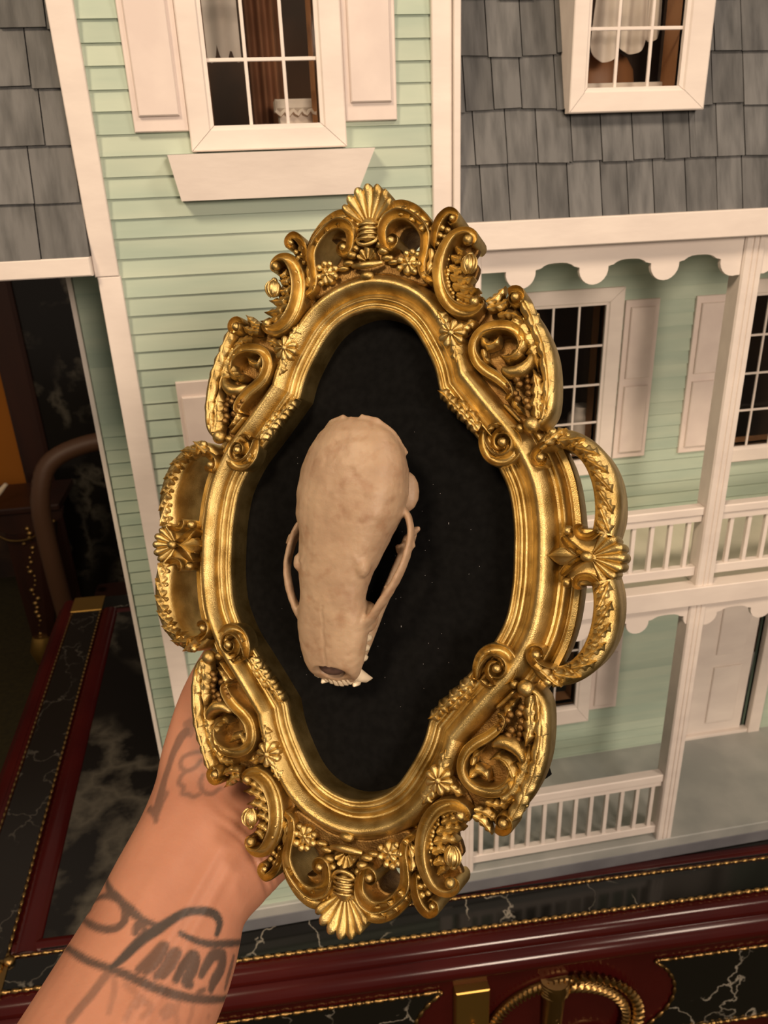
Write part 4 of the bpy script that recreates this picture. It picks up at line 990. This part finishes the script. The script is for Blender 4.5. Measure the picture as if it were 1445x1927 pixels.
def sec(v, a, top, bot, sh, n=40, p=2.25):
    hc = (top+bot)/2+ (.8 if v > -20 else 0); r = []
    for q in range(n):
        t = 2*PI*q/n; c, s = math.cos(t), math.sin(t)
        uu = a*math.copysign(abs(c)**(2/p), c); hh = math.copysign(abs(s)**(2/p), s); h = hc+(top-hc if s > 0 else hc-bot)*hh
        # brow shelf and flat forehead
        r.append(sk(uu, v+sh*(h-hc), h))
    return r
mb = MB(); rows = [sec(*q) for q in SEC]
hc = 8.2
def ap(v, a, b, sh, dh=0.): return [sk(a*math.cos(2*PI*q/40), v+sh*(b*math.sin(2*PI*q/40)+1.2), hc+.9+dh+b*math.sin(2*PI*q/40)*(1.0 if math.sin(2*PI*q/40) > 0 else .8)) for q in range(40)]
rows += [ap(-45.6, 5.8, 4.0, .72), ap(-44.6, 5.5, 3.8, .7, -.4), ap(-41.0, 5.6, 3.6, .5, -1.6), ap(-36.0, 5.0, 3.2, .3, -2.0), ap(-28.0, 3.0, 2.0, .2, -1.6)]
mb.grid(rows, closed=True, caps=True)
for s in (-1, 1):
    f_ = .93 if s < 0 else 1.0
    A = cr([(17.6*s,16,8.0),(22.0*s,11,9.4),(24.2*s,4,10.8),(24.2*s,-4,11.6),(22.4*s,-11,12.0),(19.0*s,-18,12.0),(15.0*s,-24,11.4),(10.0*s,-28.5,10.6)], 1.5)
    n = len(A); mb.tube([sk(p[0]*f_, p[1], p[2]) for p in A], [(1.35+.9*max(0,(i/n-.75)*4), 3.3-.5*math.sin(PI*i/n)+.9*max(0,(i/n-.8)*5)) for i in range(n)], 12)
    mb.tube([sk(24.0*s,5,10.8), sk(25.4*s,2.5,10.0), sk(26.2*s,1.5,9.4)], [1.2,.9,.5], 8)
    mb.ball(sk(11.6*s,-24.0,7.4), (4.6,6.0,4.2), nu=14, nv=9)
    mb.ball(sk(13.4*s if s < 0 else 11.6,-5.0,19.6 if s < 0 else 18.4), (1.9,3.2,1.5) if s < 0 else (3.3,5.0,3.6)); mb.tube([sk(21.0*s,-13,11.6), sk(19.2*s,-12.6,13.8)], [1.2,.6], 8)
    mb.ball(sk(16.6*s,22,2.0), (4.6,7.6,3.4), nu=14, nv=9)
    mb.tube([sk(3*s,47.0,19.0), sk(9*s,45.6,17.5), sk(14*s,41.5,13.5), sk(17.5*s,35,8.0)], [1.2,1.3,1.2,.9], 8)
    mb.tube([sk(0,46.8,19.6), sk(1.2*s,40,24.0), sk(1.6*s,30,26.5), sk(2.6*s,18,26.8), sk(6.2*s,4,25.0), sk(11.2*s,-5,21.4)], [.9,.8,.7,.6,.7,.9], 8)
    mb.ball(sk(5.8*s,-43.6,4.6), (2.4,3.0,3.0)); mb.ball(sk(0,-46.8,3.8), (5.6,2.2,2.0))
me = remesh(mb, 'cranium', M['bone'], .00055, 5)
VN = [tuple(n_.vector) for n_ in me.vertex_normals]; nv_ = len(me.vertices)
vs = np.empty(nv_*3); me.vertices.foreach_get('co', vs); vs = vs.reshape(-1,3)
for i in range(nv_):
    p = Vector(vs[i])*1000; nz = mnoise.noise(p*.16)*.30+mnoise.noise(p*.42)*.13
    u = p[0]-U0(p[1])
    if -44 < p[1] < -20 and p[2] > 18: nz -= .42*math.exp(-((u-.2*math.sin(p[1]*.9))/.34)**2)       # nasal suture
    vs[i] += np.array(VN[i])*nz*.001
me.vertices.foreach_set('co', vs.ravel()); me.update()
link('cranium', me, skull)
mb = MB()
for s in (-1, 1):
    A = cr([(20.4*s,6,2),(18.6*s,0,-1),(15.4*s,-9,-4),(12.2*s,-18,-5.4),(9.6*s,-27,-5.2),(7.0*s,-36,-4.4),(4.6*s,-43.5,-2.6),(1.2*s,-47.2,-1.6)], 1.5)
    n = len(A); mb.tube([sk(*p) for p in A], [(1.7, 4.4-1.6*i/n) for i in range(n)], 12)
    mb.tube([sk(19.0*s,1,0), sk(18.8*s,1,4), sk(18.2*s,2.0,6.5)], [(1.4,3.4),(1.2,2.4),(.8,1.2)], 10)
    mb.tube([sk(20.6*s,5.5,3), sk(23.0*s,8.0,4.0), sk(24.6*s,8.6,4.2)], [1.6,1.4,.8], 8)
link('mandible', remesh(mb, 'mandible', M['bone'], .0006, 3), skull)
mb = MB().ball(sk(0,-42.6,8.0), (5.4,3.4,3.2), nu=18, nv=10)  # added plug, its dark colour makes the nose hole read as shaded
tag(link('nose_shade_plug', mb.mesh('nose_shade_plug', M['nasal'], 60, .001), skull), 'dark brown plug in the nose opening, inner brown and shade put into its colour')
mt_ = M['tooth']
def tooth(name, pts, r, label=None):
    mb = MB().tube([sk(*p) for p in pts], r, 10); tag(link(name, mb.mesh(name, mt_, 70, .001), skull), label)
for s in (-1, 1):
    tooth('canine', [(6.6*s,-43.6,6.0),(8.2*s,-46.0,2.6),(9.4*s,-47.4,-1.2),(10.2*s,-47.8,-5.0)], [2.7,2.5,1.7,.3], 'long upper canine tooth')
    tooth('canine', [(5.8*s,-47.0,-2.0),(6.6*s,-49.0,.8),(6.6*s,-50.0,3.2)], [1.9,1.6,.4], 'lower canine tooth')
    for q in range(3): tooth('incisor', [((1.0+1.75*q)*s,-47.8+.4*q,4.4),((1.0+1.85*q)*s,-49.8+.5*q,2.4),((1.0+1.85*q)*s,-50.6+.5*q,0.2)], [(.9,.9),(.95+.12*q,.9),(.6,.35)])
    for q in range(5):
        v = -39.5+3.7*q; w = 9.0+.55*q; tooth('cheek_tooth', [(w*s,v,3.6),((w+.3)*s,v,1.2),((w+.5)*s,v,-1.2)], [1.5,1.4,.4])

# ---------------------------------------------------------------- the person holding the frame (forearm and hand)
def fl(u, v, h): return tuple(FR @ np.array([u, v, h])*.001+np.array(FO)-np.array([0,0,ZO]))
PW = np.array([.8172,-.3365,-.4681]); PN = np.array([-.1404,-.9037,.4045])
ARM = [((-.128,-.478,-.3070),.0350,.0290),((-.0959,-.4283,-.2876),.0338,.0275),((-.0788,-.3990,-.2780),.0318,.0250),((-.0620,-.3680,-.2698),.0307,.0225),((-.0524,-.3480,-.2606),.0284,.0208),((-.0411,-.3335,-.2548),.0318,.0195),
       ((-.0300,-.3185,-.2495),.0372,.0180),((-.0205,-.3050,-.2385),.0405,.0160),((-.0125,-.2965,-.2250),.0415,.0145),((-.0030,-.2900,-.2100),.0400,.0125),((.0060,-.2850,-.1960),.0370,.0095)]
Cs = cr([(*a[0], a[1], a[2]) for a in ARM], .006); n = len(Cs); mb = MB(); rows = []
wid = [c[3] for c in Cs]; thk = [c[4] for c in Cs]; Cs = [c[:3] for c in Cs]
for i in range(n):
    t = Cs[min(i+1,n-1)]-Cs[max(i-1,0)]; t /= np.linalg.norm(t)
    w = PW-t*(PW@t); w /= np.linalg.norm(w); k = np.cross(w, t); k = k if k@PN > 0 else -k
    row = []
    for q in range(32):
        a = 2*PI*q/32; c, s = math.cos(a), math.sin(a)
        row.append(Cs[i]+w*wid[i]*math.copysign(abs(c)**.88, c)+k*thk[i]*math.copysign(abs(s)**.92, s))
    rows.append(row)
mb.grid(rows, closed=True, caps=True)
def chain(pts, rad): 
    P = cr(pts, .004); mb.tube([tuple(p) for p in P], lerp_list(rad, len(P)), 14); mb.ball(tuple(P[-1]), rad[-1], nu=14, nv=8)
HB = -20.5
chain([fl(-30,-62,-42), fl(-36,-30,-36), fl(-37,0,HB-9.5), fl(-35,22,HB-8.5), fl(-33,38,HB-7.2)], [.0105,.0098,.0090,.0082,.0068])      # index
chain([fl(-20,-60,-42), fl(-18,-22,-36), fl(-14,12,HB-9.5), fl(-11,38,HB-8.5), fl(-9,56,HB-7.2)], [.0105,.0100,.0092,.0084,.0068])       # middle
chain([fl(-10,-62,-42), fl(0,-26,-36), fl(9,2,HB-9), fl(15,26,HB-8), fl(18,42,HB-7)], [.0105,.0096,.0088,.0080,.0066])                   # ring
chain([fl(-2,-68,-42), fl(14,-42,-36), fl(26,-20,HB-8), fl(33,-4,HB-7), fl(37,7,HB-6)], [.0100,.0085,.0076,.0070,.0058])                # little
chain([fl(-52,-92,-42), fl(-58,-74,-40), fl(-62,-52,-34), fl(-63,-30,HB-10), fl(-62,-12,HB-8)], [.0145,.0130,.0112,.0100,.0078])         # thumb
for c, r in ((fl(-56,-97,-39), (.016,.016,.014)), (fl(-34,-100,-38), (.016,.017,.014))): mb.ball(c, r, nu=16, nv=10)
me = remesh(mb, 'person', M['skin'], .0010, 10, 1.0)
nv_ = len(me.vertices); VN = np.array([tuple(q.vector) for q in me.vertex_normals]); vs = np.empty(nv_*3); me.vertices.foreach_get('co', vs); vs = vs.reshape(-1,3)
AX = np.array([(-.0959+.0397), (-.4283+.3341), (-.2876+.2556)]); AX = -AX/np.linalg.norm(AX); WR = np.array((-.0397,-.3341,-.2556))
PW2 = PW-AX*(PW@AX); PW2 /= np.linalg.norm(PW2); D = vs-WR; sa = D@AX; wa = D@PW2; face = np.clip((VN@PN-.1)*2, 0, 1)
def gs(x, m_, w_): return np.exp(-((x-m_)/w_)**2)
dz = np.zeros(nv_)
fore = 1/(1+np.exp((sa-.004)/.006))
for off_, w_, amp_ in ((.002,.0026,.0009),(.0085,.0024,.0007),(-.013,.004,.0006)): dz += amp_*gs(wa, off_+sa*.04, w_)*fore
for s0, k_, amp_, w0 in ((.004,-.30,.0010,.0014),(.0085,-.34,.0007,.0011),(.0135,-.38,.0009,.0016),(.021,-.55,.0006,.0014)):
    dz -= amp_*gs(sa, s0+wa*k_+.0015*np.sin(wa*180), w0)*(1/(1+np.exp(-(wa-.000)/.004)))
dz += .0028*gs(wa,-.016,.016)*gs(sa,.032,.022) + .0022*gs(wa,.022,.010)*gs(sa,.022,.018) - .0018*gs(wa,.006,.007)*gs(sa,.026,.016)
vs = vs+VN*(dz*face)[:,None]; me.vertices.foreach_set('co', vs.ravel()); me.update()
INK = []
INK = [([[-0.0784,-0.3477,-0.2477],[-0.0753,-0.3561,-0.2443],[-0.0714,-0.3613,-0.2435],[-0.0679,-0.3654,-0.2437],[-0.0641,-0.3691,-0.2446],[-0.0612,-0.3708,-0.246],[-0.0578,-0.3717,-0.2473]], [0.00054,0.00095,0.00114,0.00103,0.00133,0.00092,0.00051], 0.85),
([[-0.0838,-0.3579,-0.2511],[-0.0832,-0.3533,-0.2524],[-0.0795,-0.3554,-0.2474],[-0.0744,-0.3589,-0.2441],[-0.0708,-0.362,-0.2435],[-0.0686,-0.3657,-0.2439],[-0.0683,-0.3693,-0.2446],[-0.0698,-0.3715,-0.2452],[-0.0727,-0.3719,-0.2457],[-0.077,-0.3703,-0.2462],[-0.0813,-0.3666,-0.2477],[-0.086,-0.3595,-0.2531]], [0.00075,0.00076,0.00085,0.00094,0.00104,0.00113,0.00123,0.00112,0.00102,0.00093,0.00073,0.00054], 0.80),
([[-0.0643,-0.3743,-0.2466],[-0.064,-0.3721,-0.2458],[-0.0621,-0.3717,-0.2462],[-0.0615,-0.3734,-0.247]], [0.00081,0.00092,0.00092,0.00081], 0.80),
([[-0.0713,-0.3852,-0.2483],[-0.0679,-0.3822,-0.2483],[-0.0645,-0.3787,-0.2481],[-0.061,-0.3756,-0.248],[-0.0573,-0.3734,-0.2482],[-0.053,-0.3709,-0.248],[-0.0486,-0.3687,-0.2478],[-0.0444,-0.3671,-0.2493],[-0.04,-0.3667,-0.2512],[-0.0373,-0.3663,-0.2539],[-0.036,-0.3677,-0.2563],[-0.0363,-0.3696,-0.2575],[-0.0371,-0.3714,-0.2581]], [0.0007,0.00111,0.00142,0.00162,0.00163,0.00153,0.00133,0.00113,0.00103,0.00114,0.00125,0.00114,0.00062], 0.95),
([[-0.0492,-0.3741,-0.2511],[-0.0459,-0.3753,-0.253],[-0.0424,-0.3753,-0.2561],[-0.0382,-0.3744,-0.2593],[-0.0337,-0.3717,-0.2637],[-0.0301,-0.3659,-0.2716]], [0.00051,0.00071,0.00092,0.00093,0.00094,0.00086], 0.90),
([[-0.09,-0.3702,-0.2533],[-0.0831,-0.3786,-0.2483],[-0.0771,-0.3831,-0.2475],[-0.0712,-0.3858,-0.2485],[-0.0666,-0.3873,-0.2503],[-0.061,-0.3899,-0.2522],[-0.0558,-0.3912,-0.2554],[-0.0507,-0.3914,-0.2595],[-0.0456,-0.3908,-0.2637],[-0.0401,-0.3881,-0.2699],[-0.0364,-0.382,-0.2793]], [0.00085,0.00092,0.00091,0.0009,0.001,0.0011,0.0011,0.00101,0.00102,0.00093,0.00085], 0.85),
([[-0.0623,-0.3856,-0.251],[-0.0588,-0.3823,-0.2507],[-0.0552,-0.3785,-0.2501],[-0.0542,-0.3788,-0.2506],[-0.0555,-0.3818,-0.2514],[-0.0586,-0.3854,-0.2515],[-0.0603,-0.3867,-0.2515]], [0.0012,0.00141,0.00131,0.00121,0.00121,0.0013,0.0009], 0.75),
([[-0.0568,-0.3874,-0.2536],[-0.0542,-0.3842,-0.2536],[-0.0516,-0.3799,-0.2529],[-0.0501,-0.3802,-0.2535],[-0.0519,-0.3837,-0.2542],[-0.0546,-0.3872,-0.2545]], [0.001,0.00121,0.00122,0.00111,0.00121,0.0009], 0.75),
([[-0.0506,-0.3872,-0.2571],[-0.0484,-0.3832,-0.2565],[-0.0457,-0.3795,-0.2564],[-0.0443,-0.38,-0.2576],[-0.0453,-0.3832,-0.2589],[-0.0476,-0.3871,-0.2594],[-0.0463,-0.3875,-0.2608]], [0.00111,0.00142,0.00143,0.00133,0.00183,0.00172,0.00112], 0.85),
([[-0.0427,-0.3838,-0.2618],[-0.0403,-0.3798,-0.2612],[-0.0384,-0.3772,-0.2614],[-0.0357,-0.3761,-0.2644],[-0.0365,-0.3793,-0.2667],[-0.0389,-0.3836,-0.2668],[-0.0399,-0.3857,-0.2674]], [0.00102,0.00144,0.00176,0.00187,0.00208,0.00197,0.00124], 0.85),
([[-0.0323,-0.3729,-0.2703],[-0.0335,-0.3762,-0.2719],[-0.0347,-0.379,-0.273],[-0.0356,-0.3812,-0.2743]], [0.00074,0.00116,0.00127,0.00085], 0.70),
([[-0.042,-0.3872,-0.2654],[-0.0438,-0.389,-0.2645],[-0.0434,-0.3898,-0.2657]], [0.00051,0.00092,0.00072], 0.70),
([[-0.0725,-0.3869,-0.2485],[-0.0748,-0.3902,-0.2489],[-0.0775,-0.3938,-0.2494],[-0.0801,-0.3968,-0.2498],[-0.0827,-0.4001,-0.2504]], [0.0011,0.0011,0.00109,0.00109,0.00109], 0.55),
([[-0.0707,-0.3873,-0.2492],[-0.0699,-0.3911,-0.2505],[-0.0704,-0.3951,-0.2516],[-0.071,-0.3983,-0.2525]], [0.0007,0.0007,0.0006,0.00049], 0.28),
([[-0.0664,-0.3902,-0.2513],[-0.0626,-0.3938,-0.253],[-0.0641,-0.397,-0.2535],[-0.0656,-0.4001,-0.2542]], [0.0007,0.00079,0.00069,0.00059], 0.25),
([[-0.0625,-0.3963,-0.2543],[-0.0617,-0.3944,-0.2538],[-0.0582,-0.3967,-0.2565],[-0.0607,-0.3991,-0.2564]], [0.00079,0.00089,0.0008,0.00059], 0.28),
([[-0.0549,-0.3969,-0.2593],[-0.0528,-0.395,-0.2599],[-0.0516,-0.3958,-0.2613],[-0.0541,-0.3978,-0.2605]], [0.0007,0.0009,0.0009,0.0007], 0.30),
([[-0.0456,-0.3921,-0.2647],[-0.0462,-0.3949,-0.2664],[-0.0471,-0.3969,-0.2668]], [0.00061,0.00061,0.00051], 0.22),
([[-0.0406,-0.3893,-0.2704],[-0.0413,-0.3921,-0.2729]], [0.00062,0.00062], 0.22),
([[-0.0498,-0.3928,-0.261],[-0.0507,-0.3959,-0.2621],[-0.0504,-0.3981,-0.2639]], [0.0006,0.0007,0.0005], 0.22),
([[-0.0398,-0.3132,-0.2207],[-0.0446,-0.3126,-0.2214],[-0.0482,-0.3129,-0.2227],[-0.0495,-0.3152,-0.2243],[-0.0473,-0.3184,-0.2253],[-0.0434,-0.3183,-0.2244],[-0.0408,-0.3163,-0.2228]], [0.00048,0.00064,0.00064,0.00064,0.00064,0.00064,0.00048], 0.50),
([[-0.0469,-0.3189,-0.2254],[-0.0491,-0.3198,-0.2264],[-0.0499,-0.3225,-0.2276],[-0.0482,-0.3247,-0.2281],[-0.0485,-0.3272,-0.229],[-0.046,-0.3281,-0.2292],[-0.044,-0.3292,-0.2297],[-0.0419,-0.3286,-0.2295]], [0.00048,0.00064,0.00063,0.00063,0.00063,0.00063,0.00063,0.00047], 0.50),
([[-0.0401,-0.3215,-0.226],[-0.0413,-0.3239,-0.2274],[-0.0407,-0.3267,-0.2288],[-0.0387,-0.3283,-0.2299],[-0.0363,-0.3282,-0.2304],[-0.0342,-0.3267,-0.2301],[-0.033,-0.3263,-0.2302]], [0.00047,0.00063,0.00063,0.00063,0.00063,0.00055,0.00039], 0.50),
([[-0.0467,-0.3036,-0.217],[-0.049,-0.3045,-0.2186],[-0.0509,-0.3068,-0.2208],[-0.0527,-0.3092,-0.2229],[-0.0545,-0.3131,-0.2258],[-0.0563,-0.3171,-0.2285],[-0.0574,-0.3222,-0.2303],[-0.0583,-0.3275,-0.2317],[-0.0592,-0.3336,-0.2332]], [0.00178,0.00179,0.00146,0.0013,0.00146,0.00161,0.00176,0.00191,0.00079], 0.62),
([[-0.0558,-0.3251,-0.2301],[-0.0582,-0.3295,-0.232],[-0.0591,-0.3354,-0.2336]], [0.00143,0.00174,0.00063], 0.50),
([[-0.0624,-0.3274,-0.2342],[-0.0598,-0.3314,-0.2331],[-0.0587,-0.3356,-0.2335]], [0.00112,0.00127,0.00063], 0.60),
([[-0.047,-0.3009,-0.2153],[-0.0442,-0.3015,-0.2141],[-0.0449,-0.3055,-0.2174]], [0.00114,0.00129,0.00081], 0.40)]
vs = np.empty(len(me.vertices)*3); me.vertices.foreach_get('co', vs); vs = vs.reshape(-1,3)
ink = np.zeros(len(vs))
for pts, w, dark in INK:
    P = np.array(cr(pts, .0008) if len(pts) > 2 else pts)
    wl = np.array(lerp_list(w, len(P)))
    lo, hi = P.min(0)-.008, P.max(0)+.008
    sel = np.where(((vs > lo) & (vs < hi)).all(1))[0]
    if not len(sel): continue
    d = np.full(len(sel), 9.)
    for i in range(len(P)): d = np.minimum(d, np.linalg.norm(vs[sel]-P[i], axis=1)-wl[i])
    ink[sel] = np.maximum(ink[sel], dark*np.clip(1-d/.0009, 0, 1))
at = me.attributes.new('ink', 'FLOAT', 'POINT'); at.data.foreach_set('value', ink)
person = link('person', me); person.location = (0,0,ZO)
tag(person, 'bare tattooed forearm and hand reaching in from below to hold up the gold frame', 'person')

# ---------------------------------------------------------------- tidy helper properties
for o in bpy.data.objects:
    if 'off' in o: del o['off']
for q in bpy.data.materials:
    if 'p' in q: del q['p']
